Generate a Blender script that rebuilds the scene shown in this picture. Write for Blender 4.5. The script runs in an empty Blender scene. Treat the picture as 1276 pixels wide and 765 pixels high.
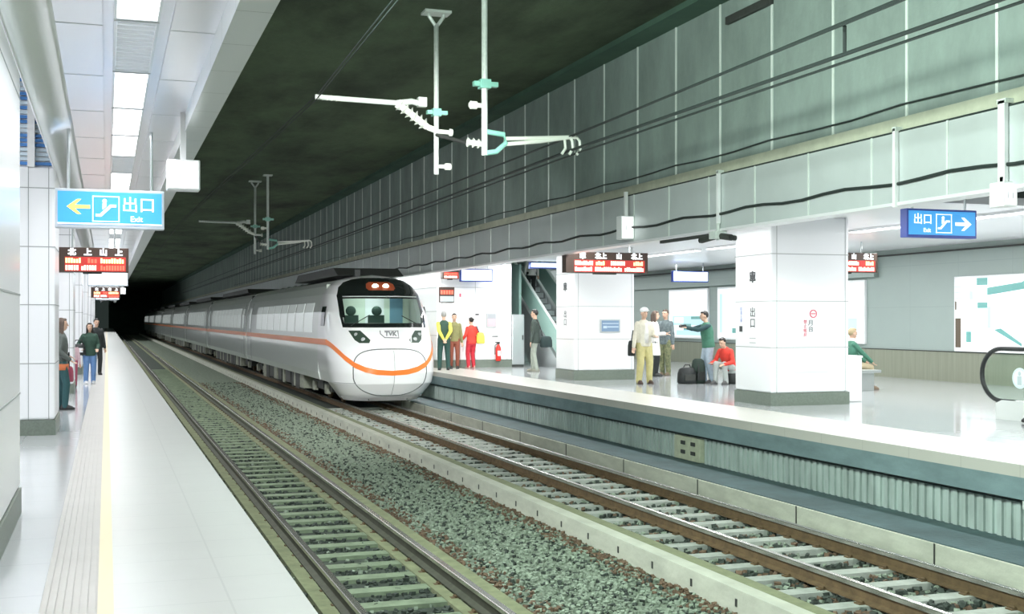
import bpy, math, random
from mathutils import Vector, Matrix
random.seed(7)
PI = math.pi
COL = bpy.context.scene.collection
SC = bpy.context.scene

# ------------------------------------------------------------------ camera, world, exposure, platform lamps, added hall fill
F_PX, YAW = 1480.0, math.atan(505/1480)
cd = bpy.data.cameras.new('camera'); cam = bpy.data.objects.new('camera', cd); COL.objects.link(cam)
cam.location = (0, 0, 1.5); cam.rotation_euler = (PI/2, 0, -YAW)
cd.sensor_width = 36; cd.lens = 36*F_PX/1276; cd.shift_y = 15.5/1276; cd.clip_end = 600
SC.camera = cam
w = bpy.data.worlds.new('world'); SC.world = w; w.use_nodes = True
w.node_tree.nodes['Background'].inputs[0].default_value = (.55, .75, .68, 1)
w.node_tree.nodes['Background'].inputs[1].default_value = .03
vs = SC.view_settings
vs.view_transform = 'Standard'; vs.look = 'None'; vs.gamma = 1; vs.use_curve_mapping = False; vs.exposure = 0.45
try:
    SC.cycles.use_denoising = True; SC.cycles.max_bounces = 7; SC.cycles.diffuse_bounces = 4
    SC.cycles.sample_clamp_indirect = 6; SC.cycles.caustics_reflective = False; SC.cycles.caustics_refractive = False
except Exception: pass

def area(name, loc, rot, sx, sy, power, col=(1, 1, 1), spread=None):
    l = bpy.data.lights.new(name, 'AREA'); l.shape = 'RECTANGLE'; l.size = sx; l.size_y = sy
    l.energy = power; l.color = col
    if spread: l.spread = spread
    o = bpy.data.objects.new(name, l); o.location = loc; o.rotation_euler = rot; COL.objects.link(o); return o
P_LEFT, P_RIGHT, P_HALL = 13, 21, 380      # watts per metre of lamp row / per hall fill light
y = -12.0
while y < 150:                              # lamp rows of the two platforms, plus added fill rows
    L = 6.0 if y < 60 else 18.0
    area('lamp_or_fill', (.21, y+L/2, 3.68), (0, 0, 0), .26, L, P_LEFT*L, (.97, .98, 1), math.radians(135))
    area('lamp_or_fill', (-3.2, y+L/2, 4.9), (0, 0, 0), .4, L, 20*L, (.97, .98, 1))  # row added out of view to brighten the left pillars
    for X, q in ((9.46, .6), (13.9 if y < 30 or y > 56 else 11.95, 1.0), (17.0, .6)):  # row nearest the back wall is added fill without fixtures
        area('lamp_or_fill', (X, y+L/2, 3.22), (0, 0, 0), .2, L, P_RIGHT*L*q, (.98, 1, .99))
    y += L
for Y, p in ((-6, 1.0), (2, 1.0), (10, .6)):   # added unseen fill lights for the hall wall at the near end
    area('lamp_or_fill', (1.2, Y, 5.2), (0, math.radians(-66), 0), .5, 2.5, P_HALL*p, (.84, 1, .94))

for Y, a_ in ((1, -106), (11, -102)):            # added unseen fill lights that brighten the hall ceiling near the camera
    area('lamp_or_fill', (1.3, Y, 4.4), (0, math.radians(a_), 0), (.4), 2.0, 340, (.86, 1, .88))
fl = area('lamp_or_fill', (1.6, 9, 5.0), (0, 0, 0), .5, .5, 120, (1, 1, .98), math.radians(34))   # added unseen fill light aimed at the train nose
fl.rotation_euler = (Vector((7.0, 31, .8))-fl.location).to_track_quat('-Z', 'Y').to_euler()

# ------------------------------------------------------------------ materials
MATS = {}
def mat(name, col, rough=.5, metal=0., noise=0., nscale=4., col2=None, bump=0., bscale=20., emit=0., spec=.5, alpha=1., coat=0., stretch=None, grid=None, gridcol=None):
    if name in MATS: return MATS[name]
    m = bpy.data.materials.new(name); m.use_nodes = True; MATS[name] = m
    nt = m.node_tree; N = nt.nodes; Lk = nt.links.new; b = N['Principled BSDF']
    c = (*col, 1)
    b.inputs['Base Color'].default_value = c; b.inputs['Roughness'].default_value = rough; b.inputs['Metallic'].default_value = metal
    b.inputs['Specular IOR Level'].default_value = spec
    if coat: b.inputs['Coat Weight'].default_value = coat; b.inputs['Coat Roughness'].default_value = .05
    if emit: b.inputs['Emission Color'].default_value = c; b.inputs['Emission Strength'].default_value = emit
    if alpha < 1: b.inputs['Alpha'].default_value = alpha
    out = None
    if noise or bump or grid:
        g = N.new('ShaderNodeNewGeometry'); vec = g.outputs['Position']
        if stretch:
            mp = N.new('ShaderNodeMapping'); mp.inputs['Scale'].default_value = stretch; Lk(vec, mp.inputs[0]); vec2 = mp.outputs[0]
        else: vec2 = vec
    if noise:
        t = N.new('ShaderNodeTexNoise'); t.inputs['Scale'].default_value = nscale; t.inputs['Detail'].default_value = 6; t.inputs['Roughness'].default_value = .65
        Lk(vec2, t.inputs['Vector'])
        r = N.new('ShaderNodeValToRGB'); r.color_ramp.elements[0].position = .5-.22; r.color_ramp.elements[1].position = .5+.22
        c2 = col2 or tuple(v*(1-noise) for v in col)
        r.color_ramp.elements[0].color = (*c2, 1); r.color_ramp.elements[1].color = c
        Lk(t.outputs['Fac'], r.inputs[0]); out = r.outputs[0]
    if grid:
        mp = N.new('ShaderNodeMapping'); mp.inputs['Scale'].default_value = (1/grid[0], 1/grid[1], 1/grid[2]); mp.inputs['Location'].default_value = grid[3] if len(grid) > 3 else (0, 0, 0); Lk(vec, mp.inputs[0])
        sx = N.new('ShaderNodeSeparateXYZ'); Lk(mp.outputs[0], sx.inputs[0]); prev = None
        for i in range(3):
            if grid[i] > 90: continue
            fr = N.new('ShaderNodeMath'); fr.operation = 'FRACT'; Lk(sx.outputs[i], fr.inputs[0])
            lt = N.new('ShaderNodeMath'); lt.operation = 'LESS_THAN'; lt.inputs[1].default_value = .012/grid[i]; Lk(fr.outputs[0], lt.inputs[0])
            if prev:
                mx = N.new('ShaderNodeMath'); mx.operation = 'MAXIMUM'; Lk(prev, mx.inputs[0]); Lk(lt.outputs[0], mx.inputs[1]); prev = mx.outputs[0]
            else: prev = lt.outputs[0]
        mm = N.new('ShaderNodeMix'); mm.data_type = 'RGBA'; Lk(prev, mm.inputs[0])
        if out: Lk(out, mm.inputs[6])
        else: mm.inputs[6].default_value = c
        mm.inputs[7].default_value = (*(gridcol or tuple(v*.6 for v in col)), 1); out = mm.outputs[2]
    if out: Lk(out, b.inputs['Base Color'])
    if bump:
        t2 = N.new('ShaderNodeTexNoise'); t2.inputs['Scale'].default_value = bscale; t2.inputs['Detail'].default_value = 5; Lk(vec, t2.inputs['Vector'])
        bp = N.new('ShaderNodeBump'); bp.inputs['Strength'].default_value = bump; bp.inputs['Distance'].default_value = .02
        Lk(t2.outputs['Fac'], bp.inputs['Height']); Lk(bp.outputs[0], b.inputs['Normal'])
    return m
def flat(name, col, rough=.6, **k): return mat(name, col, rough, **k)

M_TILE = mat('platform_tile', (.50, .52, .495), .28, noise=.06, nscale=1.5, grid=(.6, .6, 99, (-.03, .2, 0)), gridcol=(.42, .44, .42))
M_POLISH = mat('polished_tile', (.46, .48, .49), .12, noise=.06, nscale=1., grid=(.9, .9, 99, (.1, .3, 0)), gridcol=(.39, .41, .42))
M_EDGE = mat('edge_tile', (.56, .55, .50), .3, noise=.05, nscale=1.5, grid=(99, .9, 99), gridcol=(.47, .46, .42))
M_RIB = mat('guide_tile', (.42, .415, .39), .5, noise=.1, nscale=3)
M_YEL = mat('yellow_line_paint', (.62, .54, .36), .5)
M_PANEL = mat('white_panel', (.86, .87, .89), .28, coat=.12)
M_SEAM = flat('panel_seam', (.36, .38, .38))
M_GRAN = mat('granite', (.20, .24, .20), .35, noise=.35, nscale=40)
M_CEIL = mat('metal_ceiling', (.93, .93, .97), .33, metal=.6)
M_RCEIL = mat('painted_ceiling', (.90, .90, .92), .35, metal=.3)
M_CONC = mat('wall_concrete', (.30, .375, .345), .8, noise=.38, nscale=1.2, bump=.25, bscale=14, stretch=(1, 1, .5))
M_BAND = mat('ledge_concrete', (.52, .54, .42), .8, noise=.3, nscale=2.5)
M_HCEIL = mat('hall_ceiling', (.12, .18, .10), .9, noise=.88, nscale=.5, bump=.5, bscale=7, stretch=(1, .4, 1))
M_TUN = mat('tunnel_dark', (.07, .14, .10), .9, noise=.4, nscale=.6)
M_FASC = mat('fascia_panel', (.60, .65, .65), .38, metal=.2, noise=.12, nscale=2, stretch=(1, .4, .4))
M_JOINT = flat('pale_joint', (.68, .74, .70))
M_BLUEC = mat('blue_grey_concrete', (.23, .33, .345), .75, noise=.4, nscale=2.2, bump=.3, bscale=10, stretch=(1, .5, 1.5))  # blue-grey concrete with blotchy tone
M_RIBC = mat('ribbed_concrete', (.52, .62, .58), .8, noise=.45, nscale=2.0, stretch=(1, 1.5, .35), bump=.2)
M_CURB = mat('curb_concrete', (.60, .62, .52), .8, noise=.3, nscale=3, stretch=(1, .6, 2), bump=.2)
M_SLAB = mat('olive_slab', (.27, .30, .17), .9, noise=.4, nscale=5, bump=.3)  # olive concrete with random blotches
M_SLEEP = mat('sleeper_concrete', (.25, .32, .21), .85, noise=.4, nscale=6, bump=.3)
M_SLEEP2 = mat('sleeper_pale', (.44, .48, .43), .85, noise=.35, nscale=7, bump=.3)
M_RAILTOP = mat('rail_steel', (.62, .60, .56), .25, metal=.9)
M_RAILWEB = mat('rail_rust', (.16, .105, .05), .85, noise=.5, nscale=8)
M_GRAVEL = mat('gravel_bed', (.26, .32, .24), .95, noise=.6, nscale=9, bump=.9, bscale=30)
M_STONE = mat('gravel_stone', (.36, .44, .34), .9, noise=.6, nscale=13)
M_STONER = mat('rusty_stone', (.21, .14, .09), .9, noise=.6, nscale=13)
M_STONED = mat('dark_stone', (.065, .085, .07), .9, noise=.6, nscale=13)
M_WALLP = mat('grey_wall_panel', (.33, .40, .375), .45, noise=.05, nscale=1, grid=(99, 1.8, 1.05, (0, 0, .28)), gridcol=(.28, .34, .32))
M_DADO = mat('ribbed_dado', (.27, .29, .22), .6, noise=.25, nscale=5, stretch=(1, 3, .1))
M_WEBD = mat('rail_dark', (.075, .08, .055), .8, noise=.4, nscale=8)
M_STEEL = mat('stainless', (.62, .65, .66), .28, metal=.85)
M_GALV = mat('galvanised', (.72, .78, .74), .4, metal=.1, noise=.2, nscale=15)
M_INSUL = flat('insulator_glaze', (.84, .87, .80), .25)
M_TEAL = flat('teal_clamp', (.25, .55, .46), .4)
M_BLACK = flat('black_rubber', (.015, .018, .018), .5)
M_CABLE = flat('cable_black', (.02, .03, .028), .6)
M_DARK = mat('dark_metal', (.05, .055, .05), .6, noise=.3, nscale=9)
M_UNDER = mat('underframe_grey', (.33, .35, .28), .7, noise=.4, nscale=6)
M_TRAIN = mat('train_paint', (.90, .92, .92), .16, coat=.5)
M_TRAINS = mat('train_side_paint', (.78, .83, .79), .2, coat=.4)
M_ORANGE = flat('orange_stripe', (.90, .22, .035), .3)
M_LINE = flat('cover_line', (.10, .12, .12))
M_TGLASS = mat('train_glow_glass', (.66, .72, .70), .12, spec=.6, emit=.22)  # emission put into the panes so they look pale
M_GLASSB = mat('black_glass', (.012, .016, .015), .08, spec=.6)
M_WHITE = flat('white_plastic', (.86, .87, .88), .35)
M_LAMP = mat('lamp_diffuser', (.97, .99, 1), .5, emit=3.0)
M_LOUV = flat('lamp_louvre', (.78, .80, .82), .3)
M_BLUE = mat('sign_blue', (.05, .32, .70), .4, emit=.5)
M_BLUEB = flat('sign_housing_blue', (.05, .09, .42), .4)
M_SIGNW = mat('sign_white', (.95, .97, 1), .4, emit=.7)
M_SIGNY = mat('sign_yellow', (1, .72, .16), .4, emit=.55)
M_SIGNG = mat('sign_glow_white', (.80, .93, 1), .4, emit=1.3)
M_LEDR = mat('led_red', (1, .10, .06), .4, emit=1.4)
M_LEDP = mat('led_pale', (1, .62, .52), .4, emit=1.6)
M_LEDY = mat('led_yellow', (.95, .85, .35), .4, emit=1.3)
M_LEDBOX = mat('led_housing', (.06, .035, .025), .5)
M_LEDRED = mat('led_face_red', (.42, .03, .025), .4, emit=.5)
M_POST = mat('poster_white', (.90, .94, .95), .3, emit=.35)
M_POSTB = mat('poster_blue', (.42, .66, .74), .3, emit=.5)
M_POSTG = mat('poster_teal', (.14, .36, .34), .3, emit=.25)
M_POSTP = mat('poster_pink', (.80, .50, .58), .3, emit=.5)
M_POSTD = mat('poster_brown', (.13, .10, .07), .3)
M_RED = flat('red_paint', (.70, .03, .02), .35)
M_INKK = flat('ink_black', (.06, .065, .07))
M_INKR = flat('ink_red', (.66, .10, .16))
M_INKB = flat('ink_violet', (.30, .34, .62))
M_LOUB = flat('louvre_blue', (.06, .22, .55), .4)
M_HEADL = mat('headlamp_glow', (1, .83, .62), .4, emit=14)
M_HEADR = flat('lamp_cluster_red', (.32, .07, .03), .3)
M_SKIN = mat('skin', (.62, .40, .29), .5)
M_HAIR = flat('dark_hair', (.018, .015, .013), .45)
M_HAIRG = flat('grey_hair', (.30, .30, .29), .5)
M_EYE = flat('eye_dark', (.02, .015, .012), .3)
M_LIP = flat('lips', (.45, .17, .15), .5)
M_GLASS = bpy.data.materials.new('clear_glass'); M_GLASS.use_nodes = True
def glassify(m, tint, refl):
    nt = m.node_tree; nt.nodes.clear()
    o = nt.nodes.new('ShaderNodeOutputMaterial'); t = nt.nodes.new('ShaderNodeBsdfTransparent'); t.inputs[0].default_value = (*tint, 1)
    g = nt.nodes.new('ShaderNodeBsdfGlossy'); g.inputs['Roughness'].default_value = .03
    fr = nt.nodes.new('ShaderNodeLayerWeight'); fr.inputs[0].default_value = refl
    mx = nt.nodes.new('ShaderNodeMixShader'); L = nt.links.new
    L(fr.outputs[0], mx.inputs[0]); L(t.outputs[0], mx.inputs[1]); L(g.outputs[0], mx.inputs[2]); L(mx.outputs[0], o.inputs[0])
glassify(M_GLASS, (.90, .96, .93), .12)
M_WIND = bpy.data.materials.new('windscreen_glass'); M_WIND.use_nodes = True; glassify(M_WIND, (.66, .76, .72), .32)

# ------------------------------------------------------------------ mesh helpers (world coordinates)
WL = {}
class MB:
    def __init__(s): s.v = []; s.f = []; s.m = []
    def add(s, vs, fs, mi=0):
        n = len(s.v); s.v += [tuple(p) for p in vs]; s.f += [tuple(i+n for i in f) for f in fs]; s.m += [mi]*len(fs); return s
    def box(s, x0, x1, y0, y1, z0, z1, mi=0):
        return s.add([(x0, y0, z0), (x1, y0, z0), (x1, y1, z0), (x0, y1, z0), (x0, y0, z1), (x1, y0, z1), (x1, y1, z1), (x0, y1, z1)],
                     [(0, 3, 2, 1), (4, 5, 6, 7), (0, 1, 5, 4), (1, 2, 6, 5), (2, 3, 7, 6), (3, 0, 4, 7)], mi)
    def prism(s, poly, axis, a0, a1, mi=0):
        """extrude a polygon (u, v) along axis 'x' (u=y, v=z), 'y' (u=x, v=z) or 'z' (u=x, v=y)"""
        def P(u, v, a): return {'x': (a, u, v), 'y': (u, a, v), 'z': (u, v, a)}[axis]
        n = len(poly); vs = [P(u, v, a0) for u, v in poly]+[P(u, v, a1) for u, v in poly]
        fs = [tuple(range(n-1, -1, -1)), tuple(range(n, 2*n))]+[(i, (i+1) % n, n+(i+1) % n, n+i) for i in range(n)]
        return s.add(vs, fs, mi)
    def tube(s, pts, r, n=8, mi=0, cap=True):
        pts = [Vector(p) for p in pts]; rs = r if isinstance(r, (list, tuple)) else [r]*len(pts); vs = []; fs = []; up = None
        for i, p in enumerate(pts):
            d = (pts[min(i+1, len(pts)-1)]-pts[max(i-1, 0)]).normalized()
            if up is None or abs(d.dot(up)) > .95: up = Vector((0, 0, 1)) if abs(d.z) < .9 else Vector((1, 0, 0))
            a = d.cross(up).normalized(); b = a.cross(d).normalized(); up = b
            vs += [p+(a*math.cos(2*PI*k/n)+b*math.sin(2*PI*k/n))*rs[i] for k in range(n)]
        for i in range(len(pts)-1):
            fs += [(i*n+k, i*n+(k+1) % n, (i+1)*n+(k+1) % n, (i+1)*n+k) for k in range(n)]
        if cap: fs += [tuple(range(n-1, -1, -1)), tuple((len(pts)-1)*n+k for k in range(n))]
        return s.add(vs, fs, mi)
    def ell(s, c, r, M=None, nu=12, nv=8, mi=0):
        vs = []; fs = []; c = Vector(c)
        for j in range(1, nv):
            t = PI*j/nv
            for i in range(nu):
                p = Vector((r[0]*math.sin(t)*math.cos(2*PI*i/nu), r[1]*math.sin(t)*math.sin(2*PI*i/nu), r[2]*math.cos(t)))
                vs.append(c+(M @ p if M else p))
        for j in range(nv-2):
            fs += [(j*nu+i, (j+1)*nu+i, (j+1)*nu+(i+1) % nu, j*nu+(i+1) % nu) for i in range(nu)]
        for z, j in ((r[2], 0), (-r[2], nv-2)):
            p = Vector((0, 0, z)); vs.append(c+(M @ p if M else p)); k = len(vs)-1
            fs += [((k, j*nu+i, j*nu+(i+1) % nu) if j == 0 else (k, j*nu+(i+1) % nu, j*nu+i)) for i in range(nu)]
        return s.add(vs, fs, mi)
    def cap(s, p, q, r1, r2, n=10):
        p = Vector(p); q = Vector(q); d = (q-p)
        if d.length < 1e-5: return s
        d = d.normalized(); k = [(-.98, .2), (-.7, .71), (0, 1)]
        pts = [p+d*r1*a for a, b in k]+[q-d*r2*a for a, b in reversed(k)]
        return s.tube(pts, [r1*b for a, b in k]+[r2*b for a, b in reversed(k)], n)
    def loft(s, rings, T=None, n=16, mi=0):
        vs = []; fs = []
        for (cx, cy, z, rx, ry) in rings:
            for k in range(n):
                a = 2*PI*k/n; p = Vector((cx+rx*math.cos(a), cy+ry*math.sin(a), z)); vs.append(T(p) if T else p)
        for i in range(len(rings)-1): fs += [(i*n+k, i*n+(k+1) % n, (i+1)*n+(k+1) % n, (i+1)*n+k) for k in range(n)]
        fs += [tuple(range(n-1, -1, -1)), tuple((len(rings)-1)*n+k for k in range(n))]
        return s.add(vs, fs, mi)
    def disc(s, c, r, axis, t, n=24, mi=0):
        d = {'x': (1, 0, 0), 'y': (0, 1, 0), 'z': (0, 0, 1)}[axis]; c = Vector(c); d = Vector(d)
        return s.tube([c-d*t/2, c+d*t/2], r, n, mi)
    def build(s, name, mats, parent=None, smooth=False, bevel=0., **props):
        if not isinstance(mats, (list, tuple)): mats = [mats]
        xs, ys, zs = zip(*s.v)
        org = Vector(((min(xs)+max(xs))/2, (min(ys)+max(ys))/2, min(zs)))
        me = bpy.data.meshes.new(name); me.from_pydata([(a-org.x, b-org.y, c-org.z) for a, b, c in s.v], [], s.f)
        for m in mats: me.materials.append(m)
        if len(mats) > 1: me.polygons.foreach_set('material_index', s.m)
        if smooth: me.polygons.foreach_set('use_smooth', [True]*len(me.polygons))
        me.update()
        o = bpy.data.objects.new(name, me); COL.objects.link(o); WL[o] = org
        if parent: o.parent = parent; o.location = org-WL[parent]
        else: o.location = org
        if bevel:
            bm = o.modifiers.new('bevel', 'BEVEL'); bm.width = bevel; bm.segments = 2; bm.limit_method = 'ANGLE'
        for k, v in props.items(): o[k] = v
        return o
def tag(o, label, cat, group=None, kind='thing'):
    o['label'] = label; o['category'] = cat; o['kind'] = kind
    if group: o['group'] = group
    return o
def root(name, loc, label, cat, group=None):
    o = bpy.data.objects.new(name, None); COL.objects.link(o); o.location = loc; o.empty_display_size = .1; WL[o] = Vector(loc)
    return tag(o, label, cat, group)
def struct(mb, name, mats, **k):
    o = mb.build(name, mats, **k); o['kind'] = 'structure'; return o
def copy_tree(o, dx, parent=None):
    c = o.copy(); COL.objects.link(c)
    if parent: c.parent = parent
    else: c.location = o.location+Vector(dx)
    for ch in o.children: copy_tree(ch, dx, c)
    return c
def text(string, size, center, parent, m, name='lettering', facing='-y', depth=.004, sx=1.0, bold=0.):
    """lettering as thin real mesh; facing -y (read by someone looking along +y) or -x / +x"""
    cu = bpy.data.curves.new('t', 'FONT'); cu.body = string; cu.size = size; cu.align_x = 'CENTER'; cu.align_y = 'CENTER'; cu.extrude = depth/2; cu.resolution_u = 2; cu.offset = bold
    to = bpy.data.objects.new('t', cu); COL.objects.link(to)
    dg = bpy.context.evaluated_depsgraph_get(); me = bpy.data.meshes.new_from_object(to.evaluated_get(dg))
    bpy.data.objects.remove(to)
    mb = MB()
    def T(p):
        x, y_, z = p.x*sx, p.y, p.z
        if facing == '-y': return (center[0]+x, center[1]-z, center[2]+y_)
        if facing == '-x': return (center[0]-z, center[1]-x, center[2]+y_)
        return (center[0]+z, center[1]+x, center[2]+y_)
    mb.add([T(v.co) for v in me.vertices], [tuple(p.vertices) for p in me.polygons])
    bpy.data.meshes.remove(me)
    if not mb.v: return None
    return mb.build(name, m, parent)

# ------------------------------------------------------------------ setting: platforms, track pit, hall shell
Y0, Y1 = -14., 215.
struct(MB().box(-6, -.33, Y0, Y1, -.15, 0), 'floor', M_POLISH)
struct(MB().box(-.04, 1.02, Y0, Y1, -.15, 0), 'floor', M_TILE)
m = MB().box(-.33, -.04, Y0, Y1, -.15, -.004)
for k in range(7): m.box(-.322+k*.04, -.296+k*.04, Y0, Y1, -.004, .003)
struct(m, 'trim_1', M_RIB)
struct(MB().box(-.045, .035, Y0, Y1, -.001, .003), 'trim_2', M_YEL)
struct(MB().box(.86, .96, Y0, Y1, -1.25, -.15), 'wall_left', M_BLUEC)
struct(MB().box(8.92, 10.3, Y0, Y1, -.13, 0), 'floor', M_EDGE)
struct(MB().box(10.3, 19.4, Y0, Y1, -.13, 0), 'floor', M_POLISH)
struct(MB().box(8.92, 9.3, Y0, Y1, -.36, -.13), 'trim_3', M_BLUEC)
m = MB().box(9.06, 9.3, Y0, Y1, -.9, -.36)
y = 4.
while y < 60:                                # vertical ribs of the wall under the platform edge
    m.box(9.03, 9.07, y, y+.07, -.82, -.40); y += .14
struct(m, 'wall_right', M_RIBC)
struct(MB().box(8.1, 9.2, Y0, Y1, -1.3, -.82), 'trim_4', M_CURB)
struct(MB().box(8.14, 9.06, Y0, Y1, -.83, -.808), 'trim_5', mat('walkway_dark', (.085, .145, .155), .6, noise=.5, nscale=1.6, bump=.3))  # thin dark blue-grey sheet over the walkway slab
m = MB()
for k in range(28): m.box(8.092, 8.10, 5+k*2.6, 5.02+k*2.6, -1.2, -.815)
struct(m, 'trim_6', M_DARK)
struct(MB().box(.9, 8.2, Y0, Y1, -1.4, -1.10), 'floor', M_GRAVEL)
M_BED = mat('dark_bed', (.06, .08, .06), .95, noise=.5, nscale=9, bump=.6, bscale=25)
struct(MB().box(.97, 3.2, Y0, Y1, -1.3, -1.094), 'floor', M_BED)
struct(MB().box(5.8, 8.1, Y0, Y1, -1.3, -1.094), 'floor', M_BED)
struct(MB().box(5.25, 5.42, Y0, Y1, -1.3, -.877), 'trim_7', M_CURB)
m = MB()
for k in range(60): m.box(5.243, 5.252, 5+k*.85, 5.03+k*.85, -1.03, -.96)
struct(m, 'trim_7', M_DARK)
struct(MB().box(5.42, 5.86, Y0, Y1, -1.3, -1.0), 'trim_8', M_SLAB)
struct(MB().box(3.18, 3.46, Y0, Y1, -1.3, -1.02), 'trim_9', M_SLAB)
struct(MB().box(2.92, 3.04, Y0, Y1, -1.3, -1.045), 'trim_10', M_SLAB)
struct(MB().box(1.76, 1.90, Y0, Y1, -1.3, -1.03), 'trim_11', M_SLAB)
# hall: upper right wall, ledge, fascia of the right canopy, hall ceiling, tunnel end
struct(MB().box(9.05, 9.35, Y0, Y1, 3.9, 6.5), 'wall_right', M_CONC)
struct(MB().box(9.0, 9.35, Y0, Y1, 3.74, 3.92), 'trim_12', M_BAND)
struct(MB().box(8.96, 9.08, Y0, Y1, 2.9, 3.74), 'trim_13', M_FASC)
struct(MB().box(8.93, 9.2, Y0, Y1, 2.86, 2.9), 'trim_14', M_RCEIL)
m = MB()
for k in range(60):
    yy = 10.38-1.52*8+k*1.52; m.box(9.035, 9.052, yy-.022, yy+.022, 3.92, 6.5)
struct(m, 'trim_15', M_JOINT)
m = MB()
for k in range(70):
    yy = 11.07-1.4*9+k*1.4; m.box(8.95, 8.962, yy-.015, yy+.015, 2.9, 3.74)
struct(m, 'trim_16', M_JOINT)
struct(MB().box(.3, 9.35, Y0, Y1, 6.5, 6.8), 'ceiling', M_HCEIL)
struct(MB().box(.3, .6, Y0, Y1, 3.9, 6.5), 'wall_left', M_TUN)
struct(MB().box(-6, 19.4, Y0-.3, Y0, -1.4, 6.8), 'wall_front', M_RCEIL)
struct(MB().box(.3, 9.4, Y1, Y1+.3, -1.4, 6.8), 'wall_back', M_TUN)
struct(MB().box(8.6, 9.05, Y0, Y1, 6.40, 6.5), 'trim_17', M_TUN)
# right hall: ceiling with openings over the two escalators, back wall with dado
for x0, x1, y0, y1 in ((9.2, 12.2, Y0, Y1), (15.6, 19.4, Y0, Y1), (12.2, 15.6, 15.2, 34.5), (12.2, 15.6, 56, Y1), (12.2, 15.6, Y0, 3)):
    struct(MB().box(x0+(.16 if x0 < 10 else 0), x1, y0, y1, 3.3, 3.42), 'ceiling', M_RCEIL)
struct(MB().box(9.05, 9.4, Y0, Y1, 3.42, 3.46), 'ceiling', M_DARK)
struct(MB().box(12.2, 12.3, 34.5, 56, 3.42, 9), 'wall_left', M_WALLP)
struct(MB().box(15.5, 15.6, 34.5, 56, 3.42, 9), 'wall_right', M_WALLP)
struct(MB().box(12.2, 15.6, 55.9, 56, 3.3, 9), 'wall_back', M_WALLP)
struct(MB().box(19.25, 19.5, Y0, Y1, .73, 3.3), 'wall_right', M_WALLP)
struct(MB().box(19.22, 19.5, Y0, Y1, 0, .72), 'wall_right', M_DADO)
struct(MB().box(19.21, 19.5, Y0, Y1, .715, .735), 'trim_18', M_DARK)
struct(MB().box(19.20, 19.26, Y0, Y1, 3.14, 3.18), 'trim_19', M_DARK)
struct(MB().box(9.4, 19.5, 120, 120.2, 0, 3.3), 'wall_back', M_WALLP)
# a service room jutting from the back wall, with the two far posters on it
struct(MB().box(19.1, 19.25, 26.5, 48, 2.62, 3.06), 'trim_20', M_WALLP)
# left canopy ceiling: main metal ceiling, dropped outer soffit, cove
def seams(x0, x1, z, ys, h=.004):
    m = MB()
    for yy in ys: m.box(x0, x1, yy-.008, yy+.008, z-h, z)
    return m
struct(MB().box(.46, .79, Y0, 150, 3.7, 3.8), 'ceiling', M_CEIL)
struct(MB().box(-.36, -.03, Y0, 150, 3.7, 3.8), 'ceiling', M_CEIL)
struct(MB().box(-.03, .46, Y0, 150, 3.74, 3.8), 'ceiling', M_CEIL)
struct(seams(-.36, -.03, 3.7, [Y0+1.95*k for k in range(60)]), 'trim_21', M_LOUV)
struct(seams(.46, .79, 3.7, [Y0+1.95*k for k in range(60)]), 'trim_22', M_LOUV)
struct(MB().box(.79, 1.03, Y0, 150, 3.5, 3.95), 'ceiling', mat('soffit_panel', (.80, .84, .84), .3, metal=.5, grid=(99, .98, 99), gridcol=(.5, .54, .53)))
m = MB(); n = 10
prof = [(-.64+.28*(1-math.cos(PI/2*k/n)), 3.43+.27*math.sin(PI/2*k/n)) for k in range(n+1)]
prof2 = [(u-.02, v+.03) for u, v in reversed(prof)]
m.prism(prof+prof2, 'y', Y0, 150)
struct(m, 'ceiling', M_CEIL, smooth=True)
struct(MB().box(-6, -.66, Y0, 150, 5.0, 5.1), 'ceiling', M_RCEIL)
struct(MB().box(-6.2, -6, Y0, 150, 0, 5.1), 'wall_left', M_PANEL)
struct(MB().box(.62, .79, Y0, 150, 3.8, 3.95), 'trim_23', M_DARK)

# ------------------------------------------------------------------ left platform ceiling lamps
def lamp(y0, y1, kind, label):
    r = root('ceiling_light', (.21, (y0+y1)/2, 3.68), label, 'lamp', 'lamp units along the left platform ceiling')
    f = MB().box(.05, .07, y0, y1, 3.685, 3.74).box(.35, .37, y0, y1, 3.685, 3.74).box(.07, .35, y0, y0+.02, 3.685, 3.74).box(.07, .35, y1-.02, y1, 3.685, 3.74)
    f.build('frame', M_LOUV, r)
    if kind == 'vent':
        m = MB()
        for k in range(13):
            yy = y0+.1+k*(y1-y0-.2)/12; m.box(.075, .345, yy-.02, yy+.02, 3.69, 3.71)
        m.build('louvre', M_LOUV, r); MB().box(.07, .35, y0+.02, y1-.02, 3.725, 3.735).build('backing', mat('louvre_back', (.72, .76, .8), .3, emit=.35), r)
    else:
        MB().box(.07, .35, y0+.02, y1-.02, 3.695, 3.715).build('diffuser', M_LAMP, r)
ordn = ['nearest', 'second', 'third', 'fourth', 'fifth', 'sixth', 'seventh', 'eighth', 'ninth', 'tenth', 'eleventh', 'twelfth', 'thirteenth', 'fourteenth', 'fifteenth', 'sixteenth', 'seventeenth', 'eighteenth', 'nineteenth', 'twentieth']
yy = 7.25; nl = 0; nv = 0
for k in range(26):
    kind = 'vent' if k % 4 == 1 else 'light'; L = 1.85
    if kind == 'vent':
        lab = 'slatted vent unit in the left ceiling lamp strip, %s vent from the near end' % ordn[nv]; nv += 1
    else:
        lab = 'bright white lamp panel in the left ceiling strip, %s lamp from the near end' % (ordn[nl]); nl += 1
    lamp(yy, yy+L, kind, lab); yy += L+.06
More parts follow.
